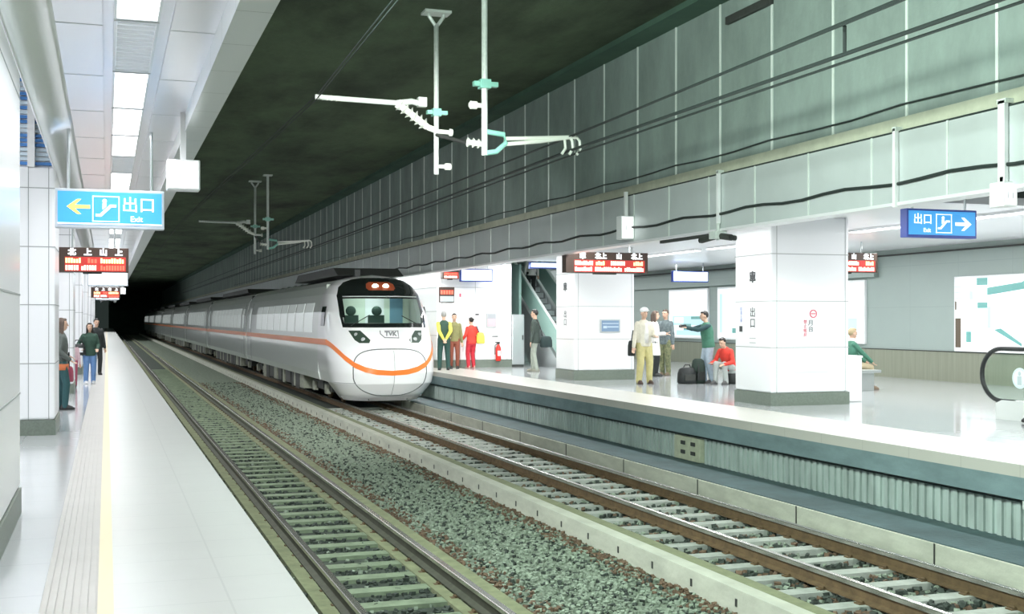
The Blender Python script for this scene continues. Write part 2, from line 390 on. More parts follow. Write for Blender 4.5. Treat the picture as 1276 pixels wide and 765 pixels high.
for i, X in enumerate((9.46, 14.2)):
    for k in range(4):
        y0 = 9+k*6
        r = root('ceiling_light', (X, y0+2, 3.24), 'long lamp over the right platform, %s row, %s from the near end' % (('edge side', 'wall side')[i], ordn[k]), 'lamp', 'lamp rows over the right platform')
        MB().box(X-.1, X+.1, y0, y0+5.4, 3.25, 3.3).build('housing', M_WHITE, r)
        MB().box(X-.09, X+.09, y0+.03, y0+5.37, 3.235, 3.25).build('diffuser', M_LAMP, r)

# ------------------------------------------------------------------ pillars
def marks(o, face, plane, u0, w0, parent, rows, m, cw=.05):
    """small printed marks: rows = list of (du, z, width, height)"""
    for du, z, wd, h in rows:
        b = MB()
        if face == 'x': b.box(plane-.004, plane, u0+du, u0+du+wd, z, z+h)
        else: b.box(u0+du, u0+du+wd, plane-.004, plane, z, z+h)
        b.build('sticker', m, parent)
def pillar(x0, x1, y0, y1, zs, top, label, base=.2, faces=('-x', '-y'), side=1):
    r = root('pillar', ((x0+x1)/2, (y0+y1)/2, 0), label, 'pillar')
    MB().box(x0-.01, x1+.01, y0-.01, y1+.01, 0, base).build('base', M_GRAN, r)
    MB().box(x0, x1, y0, y1, base, top).build('cladding', M_PANEL, r, bevel=.03)
    m = MB()
    for z in zs:
        m.box(x0-.003, x1+.003, y0-.003, y1+.003, z-.006, z+.006)
    vx = x0+.11 if side > 0 else x1-.32
    m.box(vx-.005, vx+.005, y0-.003, y0+.01, base, top)
    m.box(x1-.08, x1-.07, y0-.003, y0+.01, base, top)
    m.build('panel_joint', M_SEAM, r)
    return r
zsL = (.93, 1.69, 2.44, 3.2)
names = ['second white panelled pillar of the left platform, beside the waiting passenger', 'third white pillar of the left platform, under the red and yellow train display', 'fourth white pillar along the left platform', 'fifth white pillar along the left platform', 'sixth white pillar along the left platform', 'seventh white pillar along the left platform', 'eighth white pillar along the left platform']
for k in range(7):
    y0 = 16.5+9*k
    r = pillar(-2.1, -.636, y0, y0+1.4, zsL, 3.47, names[k], side=-1)
    if k == 0: continue
# blue louvred grilles standing above the left pillars
for k in range(2):
    y0 = 16.5+9*k
    r = root('louvre_panel', (-1.3, y0, 3.47), 'blue and white louvre panel above the %s left pillar' % ordn[k+1], 'louvre')
    f = MB().box(-2.1, -.64, y0+.1, y0+.14, 3.47, 4.98); f.build('backing', M_WHITE, r)
    mw, mbl = MB(), MB()
    for q in range(24):
        z = 3.5+q*.06; (mbl if (q*7 % 5) in (0, 3) or q % 6 == 0 else mw).box(-2.1, -.64, y0+.06, y0+.1, z, z+.04)
    mw.build('slat', mat('louvre_grey', (.55, .66, .74), .4), r); mbl.build('slat', M_LOUB, r)
    MB().box(-.97, -.88, y0, y0+.06, 3.47, 4.98).build('mullion', M_WHITE, r)
    MB().box(-2.1, -.64, y0, y0+1.3, 4.98, 5.0).build('head_rail', M_WHITE, r)
r = pillar(-2.1, -.636, 7.5, 9.95, (.93, 1.69, 3.2), 3.42, 'nearest white pillar at the left edge, with a violet notice strip', side=-1)
marks(r, 'x', -.6365, 8.95, 0, r, [(0, 1.78, .38, .52)], M_INKB)
marks(r, 'x', -.641, 8.95, 0, r, [(.08, 1.83, .2, .07), (.1, 1.95, .2, .06), (.06, 2.06, .2, .05), (.12, 2.16, .15, .05)], M_WHITE)
marks(r, 'x', -.6365, 9.18, 0, r, [(0, 2.31, .1, .16)], M_INKK)
marks(r, 'x', -.6365, 8.42, 0, r, [(0, 1.61, .2, .06), (.06, 1.50, .1, .03), (.04, 1.38, .12, .05), (.05, 1.25, .1, .04), (.05, 1.12, .1, .04)], M_INKK)
marks(r, 'x', -.6365, 9.05, 0, r, [(0, 1.22, .25, .22), (.0, 1.07, .22, .05), (0, .98, .22, .05)], mat('ink_grey', (.25, .31, .33), .6))
marks(r, 'x', -.641, 9.1, 0, r, [(.03, 1.26, .12, .14)], M_WHITE)

def nosmoke(c, rad, parent):
    ring = MB(); n = 24; c = Vector(c)
    pts = [c+Vector((math.cos(2*PI*k/n)*rad, 0, math.sin(2*PI*k/n)*rad)) for k in range(n+1)]
    ring.tube(pts, rad*.14, 6); ring.box(c.x-rad*.7, c.x+rad*.7, c.y-.004, c.y+.003, c.z-rad*.12, c.z+rad*.12)
    ring.build('no_smoking_sticker', M_INKR, parent)
zsR = (1.01, 1.82, 2.64)
P1 = pillar(10.88, 12.45, 18.0, 19.25, zsR, 3.3, 'nearest right platform pillar with a red no smoking sticker', base=.22)
nosmoke((11.72, 17.995, 1.60), .065, P1)
text('禁\n止\n吸\n菸', .075, (11.56, 17.997, 1.34), P1, M_INKR); text('月\n台', .11, (11.67, 17.997, 1.38), P1, M_INKK)
MB().box(11.35, 12.05, 17.985, 18.0, .58, .82).build('name_plate', M_WHITE, P1, bevel=.004)
text('車', .2, (10.876, 18.62, 2.24), P1, M_INKK, facing='-x', bold=.012)
text('出\n口', .19, (10.876, 18.62, 1.52), P1, M_INKK, facing='-x')
text('往\n北\n上\n車', .07, (10.876, 19.02, 1.58), P1, M_INKB, facing='-x'); MB().box(10.872, 10.879, 18.98, 19.08, 1.28, 1.38).build('sticker', M_INKK, P1)
MB().box(10.872, 10.879, 18.52, 18.72, 1.16, 1.17).box(10.872, 10.879, 18.52, 18.72, 1.08, 1.09).build('sticker', M_SEAM, P1)
P2 = pillar(10.88, 12.5, 27.15, 28.4, zsR, 3.3, 'second right platform pillar behind the red train display, with a blue notice', base=.24)
text('車', .22, (10.876, 27.75, 2.3), P2, M_INKK, facing='-x', bold=.012)
text('出\n口', .2, (10.876, 27.75, 1.52), P2, M_INKK, facing='-x')
r = root('notice_frame', (11.83, 27.13, 1.18), 'small blue grey framed notice on the second right pillar', 'notice')
MB().box(11.57, 12.10, 27.12, 27.15, 1.18, 1.50).build('frame', M_STEEL, r); m = MB().box(11.6, 12.07, 27.115, 27.12, 1.205, 1.475)
m.build('sheet', mat('notice_blue', (.20, .30, .45), .4), r)
MB().box(11.62, 12.05, 27.11, 27.115, 1.39, 1.41).box(11.75, 12.05, 27.11, 27.115, 1.30, 1.33).box(11.64, 11.74, 27.11, 27.115, 1.28, 1.34).build('print', mat('notice_pale', (.55, .66, .78), .4), r)
# wall block that encloses the stair, behind the train nose
B = root('stair_enclosure', (11, 41, 0), 'white panelled stair enclosure behind the train staff', 'wall block')
MB().box(9.66, 12.1, 35.5, 48, .24, 3.29).build('cladding', M_PANEL, B, bevel=.02)
MB().box(9.65, 12.11, 35.49, 48.01, 0, .24).build('base', M_GRAN, B)
m = MB()
for z in (1.0, 1.75, 2.5): m.box(9.655, 12.105, 35.495, 48.005, z-.007, z+.007)
for x in (9.82, 10.9, 11.95): m.box(x-.006, x+.006, 35.495, 35.51, .24, 3.3)
m.build('panel_joint', M_SEAM, B)
marks(B, 'y', 35.5, 10.7, 0, B, [(.2, 1.63, .12, .05), (.75, .95, .2, .03)], M_INKK); marks(B, 'y', 35.5, 10.38, 0, B, [(0, 2.2, .06, .11)], M_INKR)
r = root('notice_frame', (11.43, 35.47, 1.25), 'framed pink notice on the white enclosure above the extinguisher', 'notice')
MB().box(11.26, 11.58, 35.46, 35.5, 1.25, 1.70).build('frame', M_STEEL, r); MB().box(11.29, 11.55, 35.455, 35.46, 1.28, 1.67).build('sheet', mat('notice_pink', (.66, .45, .50), .5), r)
MB().box(11.29, 11.55, 35.45, 35.455, 1.52, 1.67).build('print', mat('notice_grey', (.4, .42, .45), .5), r)
r = root('fire_extinguisher', (11.62, 35.38, .2), 'red fire extinguisher hung on the white stair enclosure', 'fire extinguisher')
m = MB().loft([(11.62, 35.38, .2, .075, .075), (11.62, 35.38, .22, .085, .085), (11.62, 35.38, .60, .085, .085), (11.62, 35.38, .68, .05, .05), (11.62, 35.38, .72, .028, .028)]); m.build('cylinder', M_RED, r, smooth=True)
MB().box(11.58, 11.66, 35.36, 35.40, .72, .77).box(11.52, 11.67, 35.37, 35.39, .77, .80).build('valve', M_BLACK, r)
MB().tube([(11.58, 35.38, .75), (11.5, 35.36, .68), (11.5, 35.35, .4)], .012).build('hose', M_BLACK, r)
MB().box(11.57, 11.66, 35.289, 35.30, .36, .52).build('label_plate', M_WHITE, r); MB().box(11.55, 11.69, 35.38, 35.5, .62, .65).build('bracket', M_STEEL, r)

# ------------------------------------------------------------------ signs
def pictogram(cx, y, cz, s, parent, m):
    o = MB(); t = s*.07
    for a, b, c_, d in ((-s, s, s-t, s), (-s, s, -s, -s+t), (-s, -s+t, -s, s), (s-t, s, -s, s)): o.box(cx+a, cx+b, y-.006, y, cz+c_, cz+d)
    o.build('pictogram_frame', m, parent)
    g = MB(); g.prism([(cx-s*.75, cz-s*.6), (cx-s*.35, cz-s*.6), (cx+s*.4, cz+s*.15), (cx+s*.75, cz+s*.15), (cx+s*.75, cz+s*.35), (cx+s*.3, cz+s*.35), (cx-s*.45, cz-s*.4), (cx-s*.75, cz-s*.4)], 'y', y-.006, y)
    g.disc((cx-s*.1, y-.003, cz+s*.62), s*.16, 'y', .006, 14); g.prism([(cx-s*.25, cz-.05*s), (cx+s*.02, cz+.2*s), (cx+s*.02, cz+.45*s), (cx-s*.25, cz+.45*s)], 'y', y-.006, y)
    g.build('escalator_pictogram', m, parent)
def arrow(cx, y, cz, s, d, parent, m):
    p = [(-1, 0), (-.1, .8), (.25, .8), (-.3, .2), (1, .2), (1, -.2), (-.3, -.2), (.25, -.8), (-.1, -.8)]
    MB().prism([(cx+d*u*s, cz+v*s*.85) for u, v in p], 'y', y-.006, y).build('arrow', m, parent)
def hanger(xs, y, z0, z1, parent, rad=.018):
    for x in xs: MB().tube([(x, y, z0), (x, y, z1)], rad).build('hanger', M_STEEL, parent)
def exit_sign(x0, x1, y, z0, z1, label, mirror, ceil, full=True, face=None):
    r = root('exit_sign', ((x0+x1)/2, y+.08, z0), label, 'sign')
    MB().box(x0, x1, y+.002, y+.16, z0, z1).build('housing', M_BLUEB if mirror else flat('sign_housing_grey', (.55, .60, .66), .35), r, bevel=.01)
    MB().box(x0+.03, x1-.03, y-.002, y+.004, z0+.04, z1-.03).build('face_panel', face or M_BLUE, r)
    W = x1-x0; h = z1-z0; cz = (z0+z1)/2
    if full:
        if not mirror:
            arrow(x0+W*.21, y-.002, cz+.02, W*.105, 1, r, M_SIGNY); pictogram(x0+W*.46, y-.002, cz, h*.33, r, M_SIGNW)
            text('出口', h*.42, (x0+W*.76, y-.006, cz+h*.10), r, M_SIGNW, bold=.001); text('Exit', h*.2, (x0+W*.74, y-.006, cz-h*.25), r, M_SIGNW, bold=.001)
            MB().box(x0+.03, x1-.03, y-.006, y, z0+.045, z0+.06).build('trim_strip', M_SIGNW, r)
        else:
            arrow(x0+W*.80, y-.002, cz, W*.115, -1, r, M_SIGNW); pictogram(x0+W*.52, y-.002, cz, h*.33, r, M_SIGNW)
            text('出口', h*.40, (x0+W*.22, y-.006, cz+h*.12), r, M_SIGNW, bold=.001); text('Exit', h*.2, (x0+W*.28, y-.006, cz-h*.25), r, M_SIGNW, bold=.001)
    hanger((x0+.12*W, x1-.12*W), y+.08, z1, ceil, r)
    return r
exit_sign(-.56, .64, 14.5, 2.55, 3.0, 'large blue exit sign with left arrow hanging over the left platform', False, 3.7)
exit_sign(-.60, .68, 42, 2.62, 3.09, 'glowing exit sign behind the first train display, left platform', False, 3.7, False, M_SIGNG)
exit_sign(-.60, .68, 72, 2.62, 3.09, 'farthest glowing sign hanging over the left platform', False, 3.7, False, M_SIGNG)
exit_sign(11.02, 12.26, 14.5, 2.70, 3.12, 'blue exit sign with right arrow over the right platform', True, 3.3)
exit_sign(10.25, 11.28, 34.9, 2.66, 3.05, 'glowing pale blue sign in front of the white stair enclosure', True, 3.3, False, M_SIGNG)
exit_sign(16.9, 18.15, 33.8, 2.68, 3.03, 'glowing blue sign near the back wall above the far poster', True, 3.3, False, M_SIGNG)
exit_sign(12.40, 13.4, 34.6, 3.08, 3.28, 'glowing sign above the far escalator opening', True, 3.3, False, M_SIGNG)
def led_sign(x0, x1, y, z0, z1, label, ceil, head, rows):
    r = root('train_display', ((x0+x1)/2, y+.12, z0), label, 'display')
    MB().box(x0, x1, y+.002, y+.24, z0, z1).build('housing', M_LEDBOX, r, bevel=.01)
    h = z1-z0; W = x1-x0
    MB().box(x0+.1*W, x1-.04*W, y-.002, y+.003, z0+.04*h, z0+.62*h).build('screen', M_LEDRED, r)
    for i, c in enumerate(head): text(c, h*.30, (x0+W*(.20+.22*i), y-.006, z0+h*.80), r, M_SIGNW, bold=.008)
    for j, row in enumerate(rows):
        z = z0+h*(.37-.29*j)
        for a, b, m_ in row:
            mb = MB(); n = max(2, int((b-a)*W/.045)); 
            for q in range(n):
                xa = x0+W*(a+(b-a)*q/n); hh = h*.2*random.choice((1, 1, .8))
                mb.box(xa, xa+W*(b-a)/n*.72, y-.006, y, z, z+hh)
            mb.build('led_text', m_, r)
    MB().box(x0+.35*W, x0+.62*W, y+.04, y+.14, z0-.03, z0+.01).build('sensor_bar', M_DARK, r)
    hanger((x0+.2*W, x1-.2*W), y+.12, z1, ceil, r)
    return r
rowsA = [[(.11, .33, M_LEDP), (.36, .47, M_LEDY), (.54, .72, M_LEDP), (.82, .94, M_LEDY)], [(.11, .32, M_LEDP), (.35, .68, M_LEDP), (.71, .95, M_LEDP)]]
led_sign(9.15, 11.05, 23.3, 2.49, 2.93, 'red train display hanging in front of the second right pillar', 3.3, ('車', '北上', '山', '北上'), rowsA)
led_sign(15.1, 16.9, 23.3, 2.58, 3.03, 'red train display half hidden behind the nearest right pillar', 3.3, ('車', '北上', '山', '北上'), rowsA)
rowsB = [[(.11, .33, M_LEDY), (.42, .56, M_LEDR), (.60, .94, M_LEDY)], [(.11, .30, M_LEDP), (.33, .55, M_LEDP), (.60, .95, M_LEDR)]]
led_sign(-.86, .39, 23.5, 2.38, 2.84, 'train display with red and yellow rows under the large left exit sign', 3.7, ('北', '上', '山', '上'), rowsB)
led_sign(-.7, .60, 58, 2.50, 2.98, 'farther red train display over the left platform', 3.7, ('北', '上', '山', '上'), rowsB)
led_sign(9.68, 10.2, 34.9, 2.74, 3.06, 'small red display beside the pale sign on the enclosure', 3.3, ('北',), [[(.1, .9, M_LEDR)], [(.1, .9, M_LEDP)]])
r = root('wall_display', (9.95, 35.45, 2.03), 'red and grey wall display on the white stair enclosure', 'display')
MB().box(9.72, 10.2, 35.42, 35.5, 2.03, 2.50).build('housing', M_LEDBOX, r); MB().box(9.74, 10.18, 35.41, 35.42, 2.05, 2.22).build('lower_panel', mat('panel_grey', (.45, .5, .52), .4), r)
m = MB()
for q in range(5): m.box(9.76+q*.085, 9.82+q*.085, 35.41, 35.42, 2.28, 2.40)
m.build('led_text', M_LEDR, r)
# white box clocks hanging from the canopy edges
def clock(x0, x1, y, z0, z1, top, label):
    r = root('platform_clock', ((x0+x1)/2, y+.1, z0), label, 'clock')
    MB().box(x0, x1, y, y+.22, z0, z1).build('housing', M_WHITE, r, bevel=.012)
    MB().box(x0+.02, x1-.02, y-.004, y+.002, z0+.02, z1-.02).build('dial', mat('clock_face', (.95, .96, .97), .3, emit=.75), r)
    cx, cz = (x0+x1)/2, (z0+z1)/2
    MB().box(cx-.045, cx-.035, y-.008, y-.004, cz-.05, cz+.04).box(cx+.02, cx+.03, y-.008, y-.004, cz-.05, cz+.02).build('clock_hand', flat('clock_grey', (.55, .56, .6)), r)
    MB().box(cx-.03, cx+.03, y+.08, y+.13, z1, top).build('hanger', M_WHITE, r)
clock(.60, .94, 13, 2.87, 3.19, 3.7, 'white box clock on a bar beside the large left exit sign')
clock(.58, .9, 62, 2.75, 3.07, 3.7, 'distant white box clock over the left platform edge')
clock(8.72, 9.0, 19.5, 2.94, 3.36, 3.80, 'white box clock on the right canopy edge left of the camera pole')
clock(8.84, 9.02, 10.05, 2.68, 2.94, 3.00, 'white box clock at the right edge of the picture')
for yy, top, bot, lab in ((11.96, 3.78, 2.84, 'white pole on the right fascia beside the blue exit sign'), (16.3, 3.78, 2.98, 'white pole on the right fascia above the nearest pillar'), (10.16, 3.8, 2.93, 'wide white post on the fascia above the right edge clock')):
    r = root('fascia_pole', (8.93, yy, bot), lab, 'pole')
    ww = .05 if yy == 10.16 else .026
    MB().box(8.90, 8.95, yy-ww, yy+ww, bot, top).build('pole', M_WHITE, r); MB().box(8.9, 9.06, yy-ww*1.4, yy+ww*1.4, top-.03, top+.02).build('bracket', M_GALV, r)
# surveillance camera cluster below the second pole
r = root('security_camera', (8.9, 16.3, 2.72), 'grey camera cluster hanging from the pole above the nearest right pillar', 'camera')
MB().tube([(8.92, 16.3, 2.98), (8.92, 16.3, 2.72)], .03).build('stem', M_GALV, r)
MB().box(8.82, 9.02, 16.2, 16.42, 2.74, 2.86).build('junction_box', M_GALV, r, bevel=.01)
for dx, dy, m_ in ((-.1, .35, M_DARK), (.1, -.3, M_GALV), (.02, -.36, M_DARK)):
    MB().tube([(8.92+dx*.3, 16.3+dy*.2, 2.78), (8.92+dx, 16.3+dy, 2.74)], .05, 10).build('camera_body', m_, r)
    MB().tube([(8.92+dx, 16.3+dy, 2.74), (8.92+dx*1.15, 16.3+dy*1.1, 2.735)], .04, 10).build('lens', M_BLACK, r)
MB().box(8.90, 8.96, 16.4, 18.3, 2.79, 2.84).build('support_rail', M_DARK, r)

# posters on the back wall
def poster(y0, y1, z0, z1, label, shapes, x=19.25):
    r = root('poster_board', (x, (y0+y1)/2, z0), label, 'poster')
    MB().box(x-.08, x, y0, y1, z0, z1).build('frame', M_WHITE, r, bevel=.01)
    MB().box(x-.085, x-.078, y0+.06, y1-.06, z0+.06, z1-.06).build('lit_sheet', M_POST, r)
    for i, (m_, pts) in enumerate(shapes):
        MB().prism([(y1-.06-u*(y1-y0-.12), z0+.06+v*(z1-z0-.12)) for u, v in pts], 'x', x-.09-.001*i, x-.084-.001*i).build('printed_shape', m_, r)
R = lambda a, b, c, d: [(a, b), (c, b), (c, d), (a, d)]
poster(17.9, 23.46, .74, 2.52, 'large lit advertising board on the back wall at right', [
    (M_POSTD, R(.0, .02, .035, .44)), (M_POSTG, R(.135, .9, .2, 1)), (M_POSTG, R(.14, .58, .2, .66)), (M_POSTB, R(.09, .70, .11, .82)), (M_POSTP, R(.10, .82, .115, .9)),
    (M_POSTG, R(.07, .1, .10, .25)), (M_POSTP, R(.16, .05, .17, .5)), (M_POSTG, [(.2, .76), (.45, .84), (.45, .99), (.4, .92), (.2, .86)]), (M_POSTB, R(.2, .3, .22, .6)),
    (M_POSTG, [(.24, .28), (.28, .3), (.4, .1), (.4, .06)]), (M_POSTB, R(.0, .72, .05, .74)), (M_POSTB, R(.0, .80, .05, .82)), (M_POSTB, R(.0, .88, .05, .9)), (M_POSTD, R(.0, .56, .008, .68))])
poster(35.75, 38.7, .84, 2.56, 'lit poster with a pale blue scene behind the people, far back wall', [
    (M_POSTB, R(.1, .25, .95, .45)), (M_POST, R(.15, .3, .4, .42)), (M_POSTG, R(.4, .08, .6, .28)), (M_POSTB, R(.2, .03, .85, .14)), (M_POSTG, R(.6, .38, .95, .44))])
poster(32.6, 35.1, .84, 2.56, 'bright lit poster just left of the nearest right pillar', [(M_POSTB, R(.05, .1, .12, .9)), (M_POSTG, R(.4, .1, .6, .2))])
poster(27.0, 29.8, .84, 2.56, 'lit poster on the back wall hidden behind the nearest right pillar', [(M_POSTB, R(.1, .1, .9, .4))])

# ------------------------------------------------------------------ tracks
def rail(xc, label, y0=2, y1=205):
    r = root('rail', (xc, 30, -1.03), label, 'rail', 'running rails')
    z = -1.03
    prof = [(-.07, 0), (.07, 0), (.07, .012), (.012, .03), (.012, .112), (-.012, .112), (-.012, .03), (-.07, .012)]
    MB().prism([(xc+a, z+b) for a, b in prof], 'y', y0, y1).build('web_and_foot', M_WEBD if xc < 4 else M_RAILWEB, r)
    MB().prism([(xc+a, z+b) for a, b in [(-.033, .112), (.033, .112), (.033, .148), (.027, .154), (-.027, .154), (-.033, .148)]], 'y', y0, y1).build('head', [M_RAILTOP], r)
rail(1.974, 'left rail of the near track beside the left platform'); rail(3.106, 'right rail of the near track beside the gravel')
rail(6.434, 'left rail of the train track beside the pale curb'); rail(7.566, 'right rail of the train track nearest the right platform')
def sleeper(xc, x0, x1, z, y, m_, label, group, clips):
    r = root('sleeper', (xc, y, z-.15), label, 'sleeper', group)
    MB().prism([(y-.125, z-.16), (y+.125, z-.16), (y+.10, z), (y-.10, z)], 'x', x0, x1).build('block', m_, r)
    for s in (-1, 1):
        for t in (-1, 1):
            xx = xc+s*.566+t*.085
            MB().box(xx-.045, xx+.045, y-.04, y+.04, z, z+.012).tube([(xx, y-.035, z+.02), (xx, y+.035, z+.02)], .014, 6).build('rail_clip', M_RAILWEB, r)
    return r
la, ga = 'greenish concrete sleeper of the near track beside the left platform', 'sleepers of the near track'
lb, gb = 'pale concrete sleeper of the train track beside the curb', 'sleepers of the train track'
p = sleeper(2.54, 1.86, 3.2, -1.055, 5.2, M_SLEEP, la, ga, True)
for k in range(1, 100): copy_tree(p, (0, .585*k, 0))
p = sleeper(7.0, 5.75, 8.08, -1.03, 6.6, M_SLEEP2, lb, gb, True)
for k in range(1, 46): copy_tree(p, (0, .6*k, 0))
def stones(n, xr, yr, z, size, mats, name, label, xbias=None, pw=1.6):
    m = MB(); cube = [(-1, -1, -1), (1, -1, -1), (1, 1, -1), (-1, 1, -1), (-1, -1, 1), (1, -1, 1), (1, 1, 1), (-1, 1, 1)]
    cf = [(0, 3, 2, 1), (4, 5, 6, 7), (0, 1, 5, 4), (1, 2, 6, 5), (2, 3, 7, 6), (3, 0, 4, 7)]
    for _ in range(n):
        x = random.uniform(*xr); y = yr[0]+(yr[1]-yr[0])*random.random()**pw; s = random.uniform(*size)
        R_ = Matrix.Rotation(random.uniform(0, PI), 3, 'Z') @ Matrix.Rotation(random.uniform(-.6, .6), 3, 'X'); c = Vector((x, y, z+random.uniform(-.2, .5)*s))
        mi = xbias(x) if xbias else 0
        m.add([c+R_ @ Vector((a*random.uniform(.5, 1)*s, b*random.uniform(.5, 1)*s*.9, d*random.uniform(.4, .8)*s)) for a, b, d in cube], cf, mi)
    o = m.build(name, mats); tag(o, label, 'gravel', kind='stuff'); return o
def bias(x):
    e = min(x-3.46, 5.25-x)
    return 1 if random.random() < max(0, .95-e*2.2) else (2 if random.random() < .22 else 0)
stones(26000, (3.48, 5.23), (6, 50), -1.092, (.012, .028), [M_STONE, M_STONER, M_STONED], 'track_gravel', 'grey green gravel between the near track and the pale curb', bias)
stones(6500, (1.06, 1.75), (5, 40), -1.085, (.02, .04), [M_STONED, M_STONE], 'ballast', 'dark ballast between the left platform edge and the near rail', lambda x: 1 if random.random() < .15 else 0)
stones(6000, (1.9, 3.1), (5, 45), -1.09, (.016, .034), [M_STONED, M_STONE], 'ballast', 'dark ballast filling the gaps between near track sleepers', lambda x: 1 if random.random() < .1 else 0)
stones(7000, (5.9, 8.05), (6, 34), -1.075, (.02, .04), [M_STONED, M_STONE, M_STONER], 'ballast', 'dark dirty ballast between the sleepers of the train track', lambda x: random.choice((0, 0, 0, 1, 2)))
# small boxes on the wall below the right platform edge
r = root('junction_box', (9.0, 14.9, -.8), 'weathered pale box on the ribbed wall below the right platform', 'box')
ya, yb = 17.0, 17.9
MB().box(8.97, 9.06, ya, yb, -.8, -.42).build('cover', mat('pale_box', (.56, .60, .44), .8, noise=.3, nscale=8), r, bevel=.01)
for a in (.15, .5):
    for z in (-.7, -.55): MB().box(8.955, 8.97, ya+a, ya+a+.14, z, z+.06).build('latch', M_DARK, r)
tag(MB().tube([(9.0, 3, -.385), (9.0, 40, -.385)], .018, 6).build('conduit', M_CABLE), 'dark conduit along the wall under the right platform edge', 'conduit')
r = root('junction_box', (8.96, 9.75, -.42), 'small pale cable box under the right platform edge near the right', 'box')
MB().box(8.94, 9.03, 9.6, 9.9, -.46, -.37).build('cover', M_GALV, r, bevel=.006); MB().tube([(9.0, 9.75, -.46), (9.0, 9.75, -.80)], .012).build('cable', M_CABLE, r)

# ------------------------------------------------------------------ overhead line equipment
def bells(m, p, q, n, r0, r1):
    p = Vector(p); q = Vector(q)
    for k in range(n):
        a = p+(q-p)*(k/n); b = p+(q-p)*((k+.5)/n); m.tube([a, b], [r1, r0], 10); m.tube([b, p+(q-p)*((k+1)/n)], r0, 8)
def mast_left(Y, label):
    X = 5.07
    r = root('catenary_support', (X, Y, 3.84), label, 'overhead line support')
    MB().tube([(X, Y, 3.86), (X, Y, 6.3)], .042, 12).build('drop_tube', M_GALV, r, smooth=True)
    MB().tube([(X, Y, 6.25), (X-.12, Y, 6.42), (X-.12, Y, 6.5)], .03).tube([(X, Y, 6.25), (X+.12, Y, 6.42), (X+.12, Y, 6.5)], .03).box(X-.22, X+.22, Y-.15, Y+.15, 6.46, 6.5).build('ceiling_bracket', M_GALV, r)
    MB().tube([(3.10, Y, 5.0), (4.42, Y, 4.98)], .042, 10).build('registration_arm', M_GALV, r)
    m = MB(); bells(m, (3.14, Y, 5.0), (3.5, Y, 4.99), 5, .03, .05); m.build('arm_end_fitting', M_INSUL, r)
    m = MB(); bells(m, (4.46, Y, 4.95), (4.92, Y, 4.62), 6, .055, .11); m.tube([(4.42, Y, 4.98), (4.50, Y, 4.93)], .08); m.tube([(4.92, Y, 4.62), (5.07, Y, 4.57)], .05); m.build('insulator', M_INSUL, r)
    m = MB().tube([(4.42, Y, 4.98), (4.66, Y, 5.02), (4.84, Y, 4.98)], .05); m.box(4.76, 4.9, Y-.06, Y+.06, 4.94, 5.09); m.build('stay_fitting', M_GALV, r)
    MB().box(X-.16, X+.18, Y-.05, Y+.05, 4.83, 4.89).box(X-.07, X+.07, Y-.07, Y+.07, 4.80, 4.92).build('clamp', M_TEAL, r)
    MB().tube([(X, Y, 4.56), (X+.24, Y, 4.55)], .035).tube([(X+.22, Y, 4.55), (X+.27, Y, 4.55)], .06).build('stub_fitting', M_INSUL, r)
    MB().tube([(X, Y, 4.50), (X+.02, Y-1.0, 4.28), (X+.02, Y-1.7, 4.13)], .03).build('link_tube', M_DARK, r)
    MB().tube([(X, Y, 3.99), (X+.22, Y, 3.99)], .03).tube([(X+.14, Y, 3.99), (X+.24, Y, 3.99)], .055).build('end_fitting', M_INSUL, r)
def mast_right(Y, label):
    X = 5.27
    r = root('catenary_support', (X, Y, 3.9), label, 'overhead line support')
    MB().tube([(X, Y, 3.92), (X, Y, 6.49)], .046, 12).box(X-.15, X+.15, Y-.15, Y+.15, 6.46, 6.5).build('drop_tube', M_GALV, r, smooth=False)
    MB().box(X-.17, X+.2, Y-.05, Y+.05, 4.93, 5.0).box(X-.08, X+.08, Y-.08, Y+.08, 4.90, 5.03).build('clamp', M_TEAL, r)
    MB().tube([(X-.24, Y, 4.65), (X, Y, 4.65)], .035).tube([(X-.22, Y, 4.65), (X-.12, Y, 4.65)], .06).build('stub_fitting', M_INSUL, r)
    m = MB(); bells(m, (X-.26, Y, 4.10), (X-.02, Y, 4.08), 3, .04, .075); m.build('insulator', M_INSUL, r)
    MB().tube([(X, Y, 3.95), (X+.18, Y, 3.98), (X+.34, Y, 4.12), (X+.3, Y, 4.24), (X+.02, Y, 4.27)], .04).build('bracket_loop', M_TEAL, r)
    MB().tube([(X+.33, Y, 4.18), (X+1.45, Y, 4.26)], .03).tube([(X+.34, Y, 4.10), (X+.9, Y, 4.17), (X+1.4, Y, 4.26)], .03).build('registration_arm', M_INSUL, r)
    for dx in (1.22, 1.34, 1.46):
        MB().tube([(X+dx, Y, 4.26), (X+dx+.05, Y, 4.2), (X+dx+.06, Y, 4.08), (X+dx, Y, 3.99)], .022).build('wire_hook', M_INSUL, r)
mast_left(18.67, 'near tube support with a long arm reaching left over the tracks')
mast_right(16.7, 'near tube support with hooks toward the right platform wall')
mast_left(43.6, 'distant tube support above the train roof with an arm reaching left')
mast_right(41.6, 'distant tube support just behind the train roof line')
def wire(pts, rad, label, name='overhead_wire', m_=M_CABLE, cat='wire'):
    return tag(MB().tube(pts, rad, 6).build(name, m_), label, cat)
wire([(6.95, 2, 4.10), (6.65, 16.7, 4.06), (7.0, 41.6, 4.1), (7, 120, 4.1)], .021, 'lower contact wire along the right wall, above the train track')
wire([(7.06, 2, 4.06), (6.75, 16.7, 4.02), (7.06, 41.6, 4.06), (7.06, 120, 4.06)], .014, 'thin return wire just below the right contact wire')
wire([(6.95, 2, 4.62), (6.75, 9, 4.37), (6.65, 16.7, 4.27), (7.0, 41.6, 4.4), (7, 120, 4.4)], .016, 'upper messenger wire above the right contact wire')
